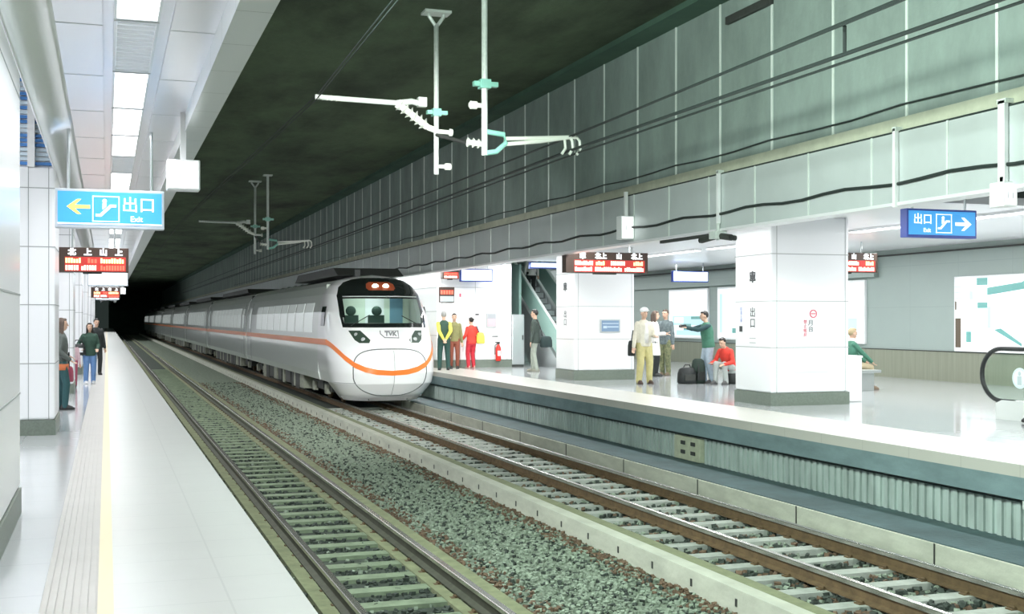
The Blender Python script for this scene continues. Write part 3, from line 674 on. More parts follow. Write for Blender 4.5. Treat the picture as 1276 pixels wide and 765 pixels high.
wire([(7.03, 2, 4.68), (6.83, 9, 4.42), (6.70, 16.7, 4.29), (7.06, 41.6, 4.45)], .012, 'second thin messenger wire beside the upper one')
wire([(6.84, 2, 4.54), (6.69, 9, 4.33), (6.60, 16.7, 4.26)], .010, 'lowest thin strand of the messenger wire bundle')
wire([(6.80, 9.9, 4.09), (6.80, 9.9, 4.36)], .018, 'short dark dropper joining the two right wire bundles', 'wire_dropper')
wire([(2.6, 2, 5.6), (3.05, 10, 5.2), (3.14, 18.67, 5.04), (2.6, 43.6, 5.1), (2.54, 120, 5.1)], .012, 'messenger wire over the near track reaching the long arm')
wire([(2.9, 2, 5.15), (3.12, 18.67, 4.96), (2.6, 43.6, 5.0)], .010, 'contact wire over the near track under the messenger')
pts = [(9.02, y_, 4.06-.02*math.sin(y_*2)) for y_ in [2+1.0*k for k in range(90)]]
wire(pts, .012, 'dark cable clipped along the concrete wall above the fascia', 'wall_cable', cat='cable')
pts = [(8.94, 2+.5*k, 3.14+.025*math.cos(k*PI*.45)) for k in range(180)]
wire(pts, .022, 'sagging black cable across the panels of the right fascia', 'fascia_cable', cat='cable')
wire([(8.97, 2, 3.745), (8.97, 120, 3.745)], .016, 'black cable along the top edge of the right fascia', 'fascia_cable', cat='cable')
# bird-hole vent box high on the wall
tag(MB().box(8.98, 9.05, 14.9, 16.2, 6.02, 6.14).build('wall_vent', M_DARK, bevel=.01), 'dark slot vent high on the concrete wall near the top edge', 'vent')

# ------------------------------------------------------------------ the train
TX = 7.1
FT = [(-.66, 31.25, 1.0, .9), (-.5, 30.9, 1.14, 1.1), (-.2, 30.6, 1.36, 1.4), (.1, 30.5, 1.43, 1.6), (.4, 30.52, 1.45, 1.7), (.8, 30.68, 1.45, 1.75), (1.2, 30.95, 1.45, 1.75), (1.7, 31.32, 1.42, 1.7), (2.2, 31.75, 1.31, 1.6), (2.45, 32.05, 1.15, 1.45), (2.6, 32.35, .95, 1.2), (2.7, 32.7, .6, .9), (2.76, 33.1, .05, .5)]
NE = 2.5
def nose(z):
    if z <= FT[0][0]: return FT[0][1:]
    for a, b in zip(FT, FT[1:]):
        if z <= b[0]:
            t = (z-a[0])/(b[0]-a[0]); return tuple(a[i]+(b[i]-a[i])*t for i in (1, 2, 3))
    return FT[-1][1:]
def fy(dx, z):
    F, W, L = nose(z); u = min(1, abs(dx)/W); return F+L*(1-(1-u**NE)**(1/NE))
def ipl(tab, z):
    for a, b in zip(tab, tab[1:]):
        if z <= b[0]: return a[1]+(b[1]-a[1])*(z-a[0])/(b[0]-a[0])
    return tab[-1][1]
WS = [(1.36, 1.06), (1.7, 1.07), (2.1, 1.02)]                                   # glass half width by height
FRM = [(1.28, 1.13), (1.6, 1.16), (2.15, 1.14), (2.38, 1.05), (2.52, .90), (2.6, .68), (2.645, .40)]
def nose_patch(rows, off, nx=28, skip=None, nz=1):
    """skin lying on the nose: rows = (z, left, right)"""
    m = MB(); vs = []; fs = []; rr = []
    for a, b in zip(rows, rows[1:]):
        for q in range(nz): rr.append(tuple(a[i]+(b[i]-a[i])*q/nz for i in range(3)))
    rr.append(rows[-1])
    for z, l, r in rr:
        for k in range(nx+1):
            x = l+(r-l)*k/nx; e = .002
            gx = (fy(x+.01, z)-fy(x-.01, z))/.02; gz = (fy(x, z+.01)-fy(x, z-.01))/.02
            nrm = Vector((gx, -1, gz)).normalized(); p = Vector((TX+x, fy(x, z), z))+nrm*off; vs.append(p)
    for j in range(len(rr)-1):
        for k in range(nx):
            if skip and skip((rr[j][1]+(rr[j][2]-rr[j][1])*(k+.5)/nx), (rr[j][0]+rr[j+1][0])/2): continue
            a = j*(nx+1)+k; fs.append((a, a+1, a+nx+2, a+nx+1))
    return m.add(vs, fs)
CP = [(-.2, 1.38), (0, 1.44), (.6, 1.45), (1.2, 1.45), (1.7, 1.42), (2.2, 1.31), (2.45, 1.15), (2.6, .95), (2.7, .6), (2.76, .05)]
def car_body(m, y0, y1, cap=True):
    poly = [(TX+h, z) for z, h in CP]+[(TX-h, z) for z, h in reversed(CP)]
    return m.prism(poly, 'y', y0, y1)
def sidex(z): return ipl(CP, z)
def side_panel(m, s, y0, y1, z0, z1, t=.012, mi=0):
    """thin skin on the left (s=-1) or right (s=1) flank following the profile"""
    zs = [z0]+[z for z, h in CP if z0 < z < z1]+[z1]
    out = [(TX+s*(sidex(z)+t), z) for z in zs]; inn = [(TX+s*(sidex(z)-.01), z) for z in reversed(zs)]
    poly = out+inn if s > 0 else list(reversed(out+inn))
    return m.prism(poly, 'y', y0, y1, mi)
def bogie(r, yc, sub=True):
    m = MB()
    for s in (-1, 1):
        m.box(TX+s*1.0-.09, TX+s*1.0+.09, yc-1.6, yc+1.6, -.55, -.33); m.box(TX+s*1.0-.12, TX+s*1.0+.12, yc-.35, yc+.35, -.5, -.2)
    m.box(TX-1.0, TX+1.0, yc-.3, yc+.3, -.5, -.3)
    b = m.build('bogie', M_DARK, r)
    for dy in (-1.05, 1.05):
        for s in (-1, 1):
            MB().tube([(7.0+s*.53, yc+dy, -.47), (7.0+s*.60, yc+dy, -.47)], .40, 20).build('wheel', M_RAILWEB, b)
            MB().box(TX+s*1.12-.06, TX+s*1.12+.06, yc+dy-.16, yc+dy+.16, -.62, -.36).build('axle_box', M_UNDER, b)
def car(y0, y1, label, first):
    r = root('train_car', (TX, (y0+y1)/2, -.877), label, 'train', 'cars of the white train')
    body0 = 33.6 if first else y0
    m = MB(); car_body(m, body0, y1-.25)
    if first:
        zs = [-.66+.04*k for k in range(int((2.76+.66)/.04)+1)]+[2.76]
        zs = sorted(set([round(z, 3) for z in zs]+[f[0] for f in FT])); n = 44; vs = []; fs = []
        for z in zs:
            F, W, L = nose(z); back = 33.65 if z > -.22 else min(33.0, F+L+.5); row = []
            for k in range(n+1):
                t = -PI/2+PI*k/n; sx = math.copysign(abs(math.sin(t))**(2/NE), math.sin(t)); row.append((TX+W*sx, F+L*(1-abs(math.cos(t))**(2/NE)), z))
            vs += [(TX-W, back, z)]+row+[(TX+W, back, z)]
        c = n+3
        for j in range(len(zs)-1):
            zc = (zs[j]+zs[j+1])/2
            for k in range(c-1):
                xa = (vs[j*c+k][0]+vs[j*c+k+1][0])/2-TX
                if 1.34 < zc < 2.12 and abs(xa) < ipl(WS, zc)+.03 and 0 < k < c-2: continue
                fs.append((j*c+k, j*c+k+1, (j+1)*c+k+1, (j+1)*c+k))
        fs.append(tuple(range(c-1, -1, -1)))
        m2 = MB(); m2.add(vs, fs)
        nb = m2.build('nose', M_TRAIN, r, smooth=True)
        # flat rear closing of the low skirt
        nose_patch([(z, -h, h) for z, h in FRM], .012, 40, lambda x, z: 1.36 < z < 2.1 and abs(x) < ipl(WS, z), 6).build('windscreen_surround', M_GLASSB, nb, smooth=True)
        nose_patch([(z, -h-.01, h+.01) for z, h in WS], .006, 30, None, 5).build('windscreen', M_WIND, nb, smooth=True)
        nose_patch([(2.10, -1.02, 1.02), (2.125, -1.02, 1.02)], .02, 30).build('visor_trim', mat('trim_pale', (.55, .6, .58), .3), nb)
        for s in (-1, 1):
            nose_patch([(.87, s*.80, s*.56), (.95, s*.90, s*.52), (1.2, s*1.02, s*.74)] if s > 0 else [(.87, -.80, -.56), (.95, -.90, -.52), (1.2, -1.02, -.74)], .012, 8, None, 4).build('headlight', mat('headlight_glass', (.05, .08, .06), .1, coat=.6), nb, smooth=True)
            for px_, pz, rr in ((.70, .97, .06), (.86, 1.10, .05)):
                y_ = fy(px_, pz)-.012; MB().ell((TX+s*px_, y_, pz), (rr, .03, rr)).build('headlight_lens', M_STEEL, nb, smooth=True)
            y_ = fy(s*.14, 2.40)-.02
            MB().ell((TX+s*.145, y_, 2.40), (.085, .03, .075)).build('roof_lamp', M_HEADL, nb, smooth=True)
        nose_patch([(2.28, -.34, .34), (2.34, -.40, .40), (2.46, -.38, .38), (2.52, -.28, .28)], .016, 16, None, 3).build('lamp_cluster', M_HEADR, nb, smooth=True)
        ol = []; ns = 64                               # nose cover outline
        for k in range(ns+1):
            a = 2*PI*k/ns; ca, sa = math.cos(a), math.sin(a)
            x = .99*math.copysign(abs(ca)**.56, ca)*(1-.30*max(0, -sa)**1.5); z = .10+.62*math.copysign(abs(sa)**.62, sa)
            ol.append((TX+x, fy(x, z)-.004, z))
        MB().tube(ol, .014, 6, cap=False).build('cover_outline', M_LINE, nb)
        MB().tube([(TX+.06, fy(.06, z)-.003, z) for z in [-.52+.05*k for k in range(25)]], .008, 6).build('cover_joint', M_SEAM, nb)
        nose_patch([(-.665, -.995, .995), (-.54, -1.10, 1.10)], .03, 30).build('bumper', M_WHITE, nb)
        for x in (-.5, .55): MB().box(TX+x-.006, TX+x+.006, fy(x, -.6)-.045, fy(x, -.6), -.66, -.54).build('bumper_joint', M_LINE, nb)
        MB().tube([(TX-1.35+.02*k, fy(-1.35+.02*k, -.18)-.004, -.18) for k in range(22)], .008, 6).build('skirt_joint', M_SEAM, nb)
        # orange stripe swooping over the nose
        sp = [(1.45, .885), (1.43, .86), (1.32, .70), (1.15, .48), (.95, .30), (.7, .185), (.4, .115), (0, .09)]
        tab = sorted((x, z) for x, z in sp); vs = []; fs = []; NN = 120
        for k in range(NN+1):
            t = -PI/2+PI*k/NN; c_, s_ = abs(math.cos(t)), abs(math.sin(t)); z = .5
            for _ in range(6):
                W = nose(z)[1]; z = ipl(tab, W*s_**(2/NE))
            for d in (-1, 1):
                zz = z+d*(.066+.014*s_); F, W, L = nose(zz)
                vs.append((TX+math.copysign(W*s_**(2/NE)+.014*s_, t), F+L*(1-c_**(2/NE))-.016*c_-.004, zz))
        fs = [(2*i, 2*i+1, 2*i+3, 2*i+2) for i in range(NN)]
        MB().add(vs, fs).build('nose_stripe', M_ORANGE, nb)
        for s in (-1, 1):
            F, W, L = nose(.88); m3 = MB(); side_panel(m3, s, 32.2, 33.7, .80, .96, .014); m3.build('nose_stripe', M_ORANGE, nb)
            m3 = MB(); side_panel(m3, s, 32.55, 33.1, 1.32, 1.86, .012); m3.build('cab_side_window', M_GLASSB, nb)
        # winged emblem
        y_ = fy(0, 1.1)-.02
        e = [(TX-.24, 1.20), (TX-.24, 1.12), (TX-.14, 1.02), (TX+.24, 1.01), (TX+.24, 1.20)]
        MB().tube([(u, fy(u-TX, v)-.012, v) for u, v in e], .014, 6).tube([(TX-.14, y_+.006, 1.20), (TX+.24, y_+.006, 1.20)], .008, 6).build('emblem_outline', flat('emblem_grey', (.18, .19, .2)), nb)
        text('TVK', .17, (TX+.03, y_-.002, 1.115), nb, flat('emblem_grey', (.18, .19, .2)), 'emblem_lettering', bold=.008)
        for a, b in (((-.95, 1.33), (-.45, 1.62)), ((.95, 1.33), (.42, 1.60))):
            MB().tube([(TX+a[0], fy(*a)-.03, a[1]), (TX+b[0], fy(*b)-.03, b[1])], .012, 6).build('wiper', M_BLACK, nb)
        # driver's cab behind the glass
        MB().box(TX-1.2, TX+1.2, 33.55, 33.6, .9, 2.5).build('cab_rear_wall', mat('cab_wall', (.62, .70, .62), .5), nb)
        MB().box(TX-.1, TX+.45, 33.53, 33.55, .95, 2.2).build('cab_door', mat('cab_door_white', (.78, .80, .84), .4), nb); MB().box(TX+.62, TX+1.0, 33.53, 33.55, 1.3, 2.15).build('cab_locker', mat('cab_locker', (.14, .26, .36), .4), nb)
        MB().box(TX-1.1, TX+1.1, 31.95, 32.6, 1.0, 1.40).build('driving_desk', M_DARK, nb, bevel=.03)
        for x in (-.62, .12):
            MB().box(TX+x-.22, TX+x+.22, 33.0, 33.15, 1.0, 1.62).ell((TX+x, 33.0, 1.74), (.15, .07, .14)).build('cab_seat', mat('seat_cloth', (.03, .06, .05), .8), nb)
        area('cab_fill', (TX, 32.9, 2.42), (0, 0, 0), .8, .3, 14, (.9, 1, .95))  # unseen light added to brighten the cab interior
    m.build('car_body', M_TRAINS, r)
    ys = body0+.05
    for s in (-1, 1):
        m = MB(); side_panel(m, s, ys, y1-.3, .80, .96, .01); m.build('orange_stripe', M_ORANGE, r)
    big = y0 < 75
    for s in ((-1, 1) if first else (-1,)):
        yb = body0+(1.0 if first else 2.3); m = None
        while yb+1.6 < y1-2.2:
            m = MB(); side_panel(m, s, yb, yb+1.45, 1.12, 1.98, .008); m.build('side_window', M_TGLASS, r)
            yb += 1.72
        for yd in ([y1-1.9] if first else [y0+.8, y1-1.9]):
            m = MB(); side_panel(m, s, yd, yd+.85, -.12, 2.15, .006); d = m.build('door', M_TRAINS, r)
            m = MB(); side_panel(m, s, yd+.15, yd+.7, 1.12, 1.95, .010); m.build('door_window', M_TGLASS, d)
            m = MB()
            for e in (yd-.02, yd+.85): side_panel(m, s, e, e+.02, -.12, 2.15, .008)
            m.build('door_joint', M_LINE, d)
    MB().box(TX-1.2, TX+1.2, y1-.25, y1-.02, -.1, 2.5).build('gangway', M_BLACK, r)
    # roof shrouds and underframe boxes
    if first:
        pr_ = [(33.2, 2.74), (33.9, 2.98), (40.5, 2.98), (41.2, 2.74)]
        MB().prism(pr_, 'x', TX-.95, TX+.95).build('roof_shroud', M_DARK, r)
        MB().box(TX-.5, TX-.35, 33.0, 33.15, 2.7, 2.9).build('roof_horn', M_BLACK, r)
    else: MB().prism([(y0+4, 2.72), (y0+4.4, 2.92), (y1-4.4, 2.92), (y1-4, 2.72)], 'x', TX-.9, TX+.9).build('roof_shroud', M_DARK, r)
    random.seed(int(y0))
    yb = body0+3.6; k = 0
    while yb < y1-4.6:
        L = random.choice((.35, .5, .8, 1.1)); mm = (M_UNDER, M_DARK, M_UNDER, M_DARK, M_DARK)[k % 5]
        MB().box(TX-1.28, TX-.5, yb, yb+L, -.72+.1*random.random(), -.19).build('underframe_box', mm, r, bevel=.02)
        MB().box(TX+.5, TX+1.28, yb, yb+L, -.72+.1*random.random(), -.19).build('underframe_box', mm, r)
        yb += L+random.choice((.08, .2, .35)); k += 1
    MB().box(TX-.9, TX+.9, body0+.5, y1-.6, -.35, -.19).build('underframe', M_DARK, r)
    bogie(r, (34.9 if first else y0+2.6)); bogie(r, y1-2.8)
car(30.5, 51.9, 'lead car of the white train with windscreen, lamps and orange nose stripe', True)
for k in range(7):
    car(51.9+20.9*k, 51.9+20.9*(k+1), 'white train car with orange stripe, %s car from the nose' % ordn[k+1], False)

# ------------------------------------------------------------------ escalators
def steps(m, x0, x1, y0, n, sgn=1, z0=0.):
    for k in range(n):
        z = z0+.2*(k+1); ya = y0+sgn*.346*k; yb = y0+sgn*.346*(k+1)
        m.box(x0, x1, min(ya, yb), max(ya, yb)+.02, z-.5, z)
M_STEP = mat('escalator_step', (.48, .54, .54), .4, metal=.4); M_GRNGL = mat('green_panel', (.30, .47, .42), .25)
E1 = root('escalator', (13.5, 37, 0), 'far escalator rising away behind the man in the dark jacket', 'escalator')
m = MB(); steps(m, 13.15, 14.0, 33.9, 24); m.build('step', M_STEP, E1)
m = MB()
for k in range(24): m.box(13.15, 14.0, 33.895+.346*k, 33.905+.346*k, .2*k, .2*k+.03)
m.build('step_edge', M_DARK, E1)
for x, nm in ((13.07, 'balustrade'), (14.08, 'balustrade')):
    pl = [(32.6, .0), (33.9, 0), (42.2, 4.8), (42.2, 5.75), (33.7, .95), (32.6, .95)]
    MB().prism([(32.7, .3), (33.8, .3), (42.2, 5.05), (42.2, 5.7), (33.6, .9), (32.7, .9)], 'x', x-.01, x+.01).build(nm, M_GRNGL, E1)
    MB().prism([(32.6, 0), (42.2, 0), (42.2, 5.0), (33.9, .28), (32.6, .28)] if x > 14 else [(32.6, 0), (36.2, 0), (42.2, 3.9), (42.2, 5.0), (33.9, .28), (32.6, .28)], 'x', x-.06, x+.06).build('skirt_panel', M_STEEL, E1)
    hp = [(33.4, .30), (32.55, .32), (32.35, .62), (32.55, .93), (33.6, .98), (42.2, 5.8)]
    MB().tube([(x, a, b) for a, b in hp], .04, 8).build('handrail', mat('handrail_grey', (.62, .68, .66), .4), E1)
MB().box(13.1, 14.05, 32.5, 33.9, 0, .03).build('comb_plate', M_STEEL, E1)
tag(MB().box(12.66, 12.74, 36.4, 46, 0, 3.29).build('partition_panel', M_GRNGL), 'green partition panel left of the far escalator', 'partition')
r = root('steel_cabinet', (12.45, 36.05, 0), 'stainless steel cabinet beside the white enclosure and far escalator', 'cabinet')
MB().box(12.18, 12.6, 35.7, 36.3, .06, 1.66).build('body', M_STEEL, r, bevel=.02); MB().box(12.2, 12.58, 35.72, 36.28, 0, .06).build('plinth', M_DARK, r)
MB().box(12.2, 12.58, 35.69, 35.7, .12, 1.6).build('door', M_STEEL, r, bevel=.005); MB().box(12.52, 12.55, 35.67, 35.69, .85, 1.0).build('handle', M_DARK, r)
area('shaft_lamp', (13.9, 44, 8.6), (0, 0, 0), 2, 8, 180, (.88, 1, .95))
E2 = root('escalator', (13.3, 13, 0), 'near escalator end with black handrail and glass at the right edge', 'escalator')
for i, x in enumerate((12.78, 13.92)):
    MB().prism([(14.75, .30), (12.6, .30), (9.6, 2.0), (9.6, 2.65), (12.5, 1.0), (14.6, 1.0), (14.86, .9), (14.95, .66), (14.88, .42)], 'x', x-.008, x+.008).build('glass_balustrade', M_GLASS, E2)
    hp = [(14.30, .27)]+[(14.58+.42*math.cos(-PI/2+PI*q/16), .665+.395*math.sin(-PI/2+PI*q/16)) for q in range(17)]+[(12.9, 1.06), (12.6, 1.09), (12.3, 1.2), (9.6, 2.75)]
    MB().tube([(x, a, b) for a, b in hp], .035, 10).build('handrail', M_BLACK, E2)
    MB().prism([(14.62, 0), (14.62, .24), (14.5, .29), (12.6, .29), (9.6, 2.0), (9.6, 0)], 'x', x-.07, x+.07).build('skirt_panel', mat('skirt_white', (.74, .76, .74), .3, metal=.2), E2)
r0 = MB().disc((12.765, 14.18, .63), .155, 'x', .006, 28); r0.build('round_sticker', mat('sticker_mint', (.66, .80, .80), .4), E2)
MB().disc((12.76, 14.18, .63), .12, 'x', .006, 28).build('sticker_centre', mat('sticker_pale', (.80, .88, .88), .4), E2)
MB().ell((12.755, 14.18, .70), (.006, .03, .035)).box(12.752, 12.758, 14.14, 14.22, .53, .66).build('sticker_figure', mat('sticker_grey', (.52, .62, .64), .4), E2)
MB().box(12.86, 13.84, 12.4, 14.6, 0, .03).build('comb_plate', M_STEEL, E2)
m = MB(); steps(m, 12.86, 13.84, 12.4, 8, -1); m.build('step', M_STEP, E2)
r = root('litter_bin', (12.83, 18.65, 0), 'plain white box beside the nearest right pillar', 'bin')
MB().box(12.62, 13.05, 18.45, 18.9, .0, .80).build('body', M_WHITE, r, bevel=.02); MB().box(12.61, 13.06, 18.44, 18.91, .80, .84).build('lid', M_WHITE, r, bevel=.01)
r = root('bench', (15.1, 21.75, 0), 'low bench under the seated person behind the white box', 'bench')
MB().box(14.65, 15.4, 21.1, 22.4, .38, .44).build('seat', M_STEEL, r, bevel=.01)
for yb in (21.25, 22.25): MB().box(14.7, 15.3, yb-.03, yb+.03, 0, .38).build('leg', M_STEEL, r)

# ------------------------------------------------------------------ people
def solidify(o, vox, it=3):
    r = o.modifiers.new('remesh', 'REMESH'); r.mode = 'VOXEL'; r.voxel_size = vox; r.use_smooth_shade = True
    s = o.modifiers.new('smooth', 'SMOOTH'); s.factor = .5; s.iterations = it
    return o
def ik(a, b, l1, l2, pole):
    d = b-a; L = min(d.length, (l1+l2)*.999); dn = d.normalized(); b2 = a+dn*L
    x = (l1*l1-l2*l2+L*L)/(2*L); h = math.sqrt(max(0, l1*l1-x*x)); p = pole-dn*pole.dot(dn)
    p = p.normalized() if p.length > 1e-4 else Vector((0, 1, 0))
    return a+dn*x+p*h, b2
def person(label, pos, face, H, top, legs, shoes=(.03, .03, .03), hair='short', hairm=None, hipz=.92, lean=0, hands=None, feet=None, head=(0, 0), seatz=None, group=None, collar=None):
    """stands at pos; face = heading in degrees (-90 looks at the camera). Local: x right, y forward, z up, for 1.72 m, scaled to H"""
    k = H/1.72; a = math.radians(face); fx, fy_ = math.cos(a), math.sin(a); rx, ry = math.sin(a), -math.cos(a)
    def Wd(p): return (pos[0]+k*(p[0]*rx+p[1]*fx), pos[1]+k*(p[0]*ry+p[1]*fy_), pos[2]+k*p[2])
    def wmb(m): m.v = [Wd(p) for p in m.v]; return m
    r = root('person', pos, label, 'person', group)
    HZ = seatz or hipz; hip = Vector((0, 0, HZ)); ca, sa = math.cos(-lean), math.sin(-lean)
    def U(p): p = Vector(p); return hip+Vector((p.x, p.y*ca-p.z*sa, p.y*sa+p.z*ca))
    hands = hands or ((.27, .04, .76), (-.27, .04, .76)); feet = feet or ((.10, 0, .08), (-.10, .02, .08))
    sh = [U((s*.168, 0, .462)) for s in (1, -1)]
    arms = []
    for i, s in enumerate((1, -1)):
        e, wv = ik(sh[i], Vector(hands[i]), .29, .255, Vector((s*.5, -1, -.3))); arms.append((sh[i], e, wv))
    lg = []
    for i, s in enumerate((1, -1)):
        hj = Vector((s*.09, 0, HZ)); kn, an = ik(hj, Vector(feet[i]), .43, .42, Vector((s*.08, 1, .15))); lg.append((hj, kn, an))
    hy, hp = head; Hc = U((0, .025, .70)); HR = Matrix.Rotation(-hy, 3, 'Z') @ Matrix.Rotation(-lean*.6-hp, 3, 'X')
    def hd(x, y, z): return Hc+HR @ Vector((x, y, z))
    # body
    b = MB(); T = lambda p: U(p)
    b.loft([(0, 0, -.10, .13, .09), (0, 0, 0, .155, .10), (0, 0, .14, .13, .09), (0, 0, .32, .155, .10), (0, 0, .46, .16, .085), (0, 0, .52, .08, .06), (0, 0, .55, .05, .05)], T)
    b.cap(U((0, 0, .50)), hd(0, -.02, -.06), .052, .05)
    b.ell(hd(0, -.005, .02), (.078, .096, .108), HR); b.ell(hd(0, .02, -.05), (.056, .066, .07), HR)
    b.cap(hd(0, .085, .015), hd(0, .105, -.02), .010, .014, 8); b.ell(hd(0, .075, -.06), (.024, .014, .012), HR)
    for s in (1, -1): b.ell(hd(s*.076, -.005, 0), (.010, .02, .03), HR); b.ell(hd(s*.03, .082, .035), (.018, .01, .007), HR)
    for i, s in enumerate((1, -1)):
        A, E_, Wv = arms[i]; b.cap(A, E_, .045, .038); b.cap(E_, Wv, .038, .026)
        d = (Wv-E_).normalized(); side = Vector((-s, .25, 0)); n = d.cross(side).normalized(); ac = n.cross(d).normalized()
        M3 = Matrix((ac, d, n)).transposed(); b.ell(Wv+d*.045, (.040, .055, .017), M3)
        for q, (o_, L) in enumerate(((-.030, .06), (-.010, .072), (.010, .078), (.030, .07))):
            p0 = Wv+d*.085+ac*o_; p1 = p0+d*L*.55+n*.006; p2 = p1+(d*.8+n*.6).normalized()*L*.5
            b.cap(p0, p1, .0092, .0088, 8); b.cap(p1, p2, .0088, .0075, 8)
        p0 = Wv+d*.03+ac*.034; p1 = p0+(d*.7+ac*.7).normalized()*.04; b.cap(p0, p1, .012, .010, 8); b.cap(p1, p1+d*.03, .010, .0085, 8)
        hj, kn, an = lg[i]; b.cap(hj, kn, .075, .052); b.cap(kn, an, .052, .036); b.cap(an, an+Vector((0, .12, -.045)), .036, .03)
    solidify(wmb(b).build('body', M_SKIN, r, smooth=True), .0085*k, 2)
    for s in (1, -1): wmb(MB().ell(hd(s*.03, .086, .018), (.013, .008, .007), HR)).build('eye', M_EYE, r)
    wmb(MB().ell(hd(0, .088, -.055), (.022, .008, .006), HR)).build('mouth', M_LIP, r)
    # hair or hat
    h = MB(); hm = hairm or M_HAIR
    if hair != 'bald':
        h.ell(hd(0, -.022, .035), (.084, .094, .102), HR); h.ell(hd(0, .035, .095), (.062, .05, .03), HR)
        if hair == 'long':
            h.cap(hd(0, -.06, .02), hd(0, -.075, -.20), .075, .06)
            for s in (1, -1): h.cap(hd(s*.068, -.005, .05), hd(s*.075, -.01, -.18), .03, .03)
        if hair == 'bun': h.ell(hd(0, -.12, .05), (.045, .045, .045), HR)
        solidify(wmb(h).build('hair', hm, r, smooth=True), .012*k, 3)
    if hair == 'hat' or hair == 'cap':
        hc = MB(); hc.ell(hd(0, -.005, .075), (.093, .106, .075), HR)
        if hair == 'hat': hc.loft([(0, 0, -.006, .15, .17), (0, 0, .006, .145, .165)], lambda p: hd(p.x, p.y-.005, p.z+.075))
        else: hc.loft([(0, 0, -.006, .075, .09), (0, 0, .006, .07, .085)], lambda p: hd(p.x, p.y+.09, p.z+.065))
        wmb(hc).build('hat', collar or M_WHITE, r, smooth=True)
    # upper garment
    t = MB(); hem = top.get('hem', -.10); g = top.get('fat', 1.); fl = top.get('flare', 0)
    rings = [(0, 0, hem, .178*g+fl, .128*g+fl), (0, 0, max(hem+.05, .0), .176*g, .125*g), (0, 0, .14, .160*g, .118*g), (0, 0, .30, .180*g, .128*g), (0, 0, .44, .185*g, .11*g), (0, 0, .505, .12*g, .085*g), (0, -.005, .555, .066, .066)]
    t.loft(rings, T)
    sl = MB()
    for i in (0, 1):
        A, E_, Wv = arms[i]; tg = sl if top.get('sleeve') else t
        if top.get('short'): tg.cap(A, A+(E_-A)*.75, .072, .062)
        else: tg.cap(A, E_, .063, .055); tg.cap(E_, Wv-(Wv-E_).normalized()*.0, .056, .043)
    solidify(wmb(t).build('jacket', top['m'], r, smooth=True), .013*k, 4)
    if sl.v:
        solidify(wmb(sl).build('sleeves', top['sleeve'], r, smooth=True), .013*k, 3)
    if top.get('under'):
        u = MB(); u.loft([(0, 0, hem-.10, .186*g, .136*g), (0, 0, hem+.01, .184*g, .134*g), (0, 0, hem+.03, .15, .10)], T); wmb(u).build('hem_band', top['under'], r, smooth=True)
    if top.get('collar'):
        u = MB(); u.loft([(0, 0, .49, .10, .085), (0, 0, .56, .075, .075), (0, 0, .60, .07, .07)], T); wmb(u).build('collar', top['collar'], r, smooth=True)
    if top.get('front'):
        u = MB(); u.loft([(0, .085*g, .02, .07, .05), (0, .09*g, .3, .075, .05), (0, .07*g, .48, .05, .04)], T); wmb(u).build('shirt_front', top['front'], r, smooth=True)
    # trousers
    q = MB(); q.loft([(0, 0, -.14, .15, .11), (0, 0, -.04, .168, .118), (0, 0, .06, .16, .11)], T if not seatz else None or (lambda p: Vector((p.x, p.y, p.z+HZ))))
    lw = legs.get('fat', 1.)
    for hj, kn, an in lg: q.cap(hj, kn, .098*lw, .072*lw); q.cap(kn, an+Vector((0, 0, -.02)), .072*lw, .058*lw)
    solidify(wmb(q).build('trousers', legs['m'], r, smooth=True), .014*k, 4)
    for hj, kn, an in lg:
        f = MB(); z0 = an.z-.08
        f.loft([(an.x, an.y+.05, z0, .045, .135), (an.x, an.y+.05, z0+.035, .047, .135), (an.x, an.y+.03, z0+.07, .044, .10), (an.x, an.y, z0+.10, .042, .055)]); wmb(f).build('shoe', flat('shoe_%d' % int(shoes[0]*100), shoes), r, smooth=True)
    return r
C = lambda n, c, **k: mat(n, c, .8, noise=.25, nscale=12, **k)
K_DGREEN = C('cloth_dark_green', (.035, .085, .06)); K_GREYGREEN = C('cloth_grey_green', (.11, .13, .12)); K_ORANGE = C('cloth_orange', (.75, .22, .09)); K_TEAL = C('cloth_teal', (.03, .10, .11))
K_JEANS = C('cloth_jeans', (.16, .30, .58)); K_PINK = C('cloth_pink', (.70, .50, .55)); K_MAROON = C('cloth_maroon', (.36, .07, .12)); K_BLACK = C('cloth_black', (.02, .025, .025))
K_YELLOW = C('cloth_yellow', (.86, .78, .12)); K_NAVYG = C('cloth_navy_green', (.02, .07, .06)); K_RED = C('cloth_red', (.78, .06, .04)); K_DRED = C('cloth_dark_red', (.62, .03, .05)); K_BROWN = C('cloth_brown_red', (.25, .07, .04))
K_GREY = C('cloth_grey', (.36, .40, .34)); K_CREAM = C('cloth_cream', (.74, .70, .58)); K_KHAKI = C('cloth_khaki', (.62, .56, .26)); K_WHITE = C('cloth_white', (.84, .82, .78)); K_CAMO = mat('cloth_camo', (.30, .30, .16), .8, noise=.8, nscale=16, col2=(.05, .08, .04))
K_SLATE = mat('cloth_slate', (.20, .25, .27), .8, noise=.7, nscale=14, col2=(.06, .08, .08)); K_LJEANS = C('cloth_pale_jeans', (.46, .56, .66)); K_BEIGE = C('cloth_beige', (.62, .52, .34)); K_PGREY = C('cloth_pale_grey', (.46, .50, .48)); K_GREEN2 = C('cloth_green', (.07, .22, .15))
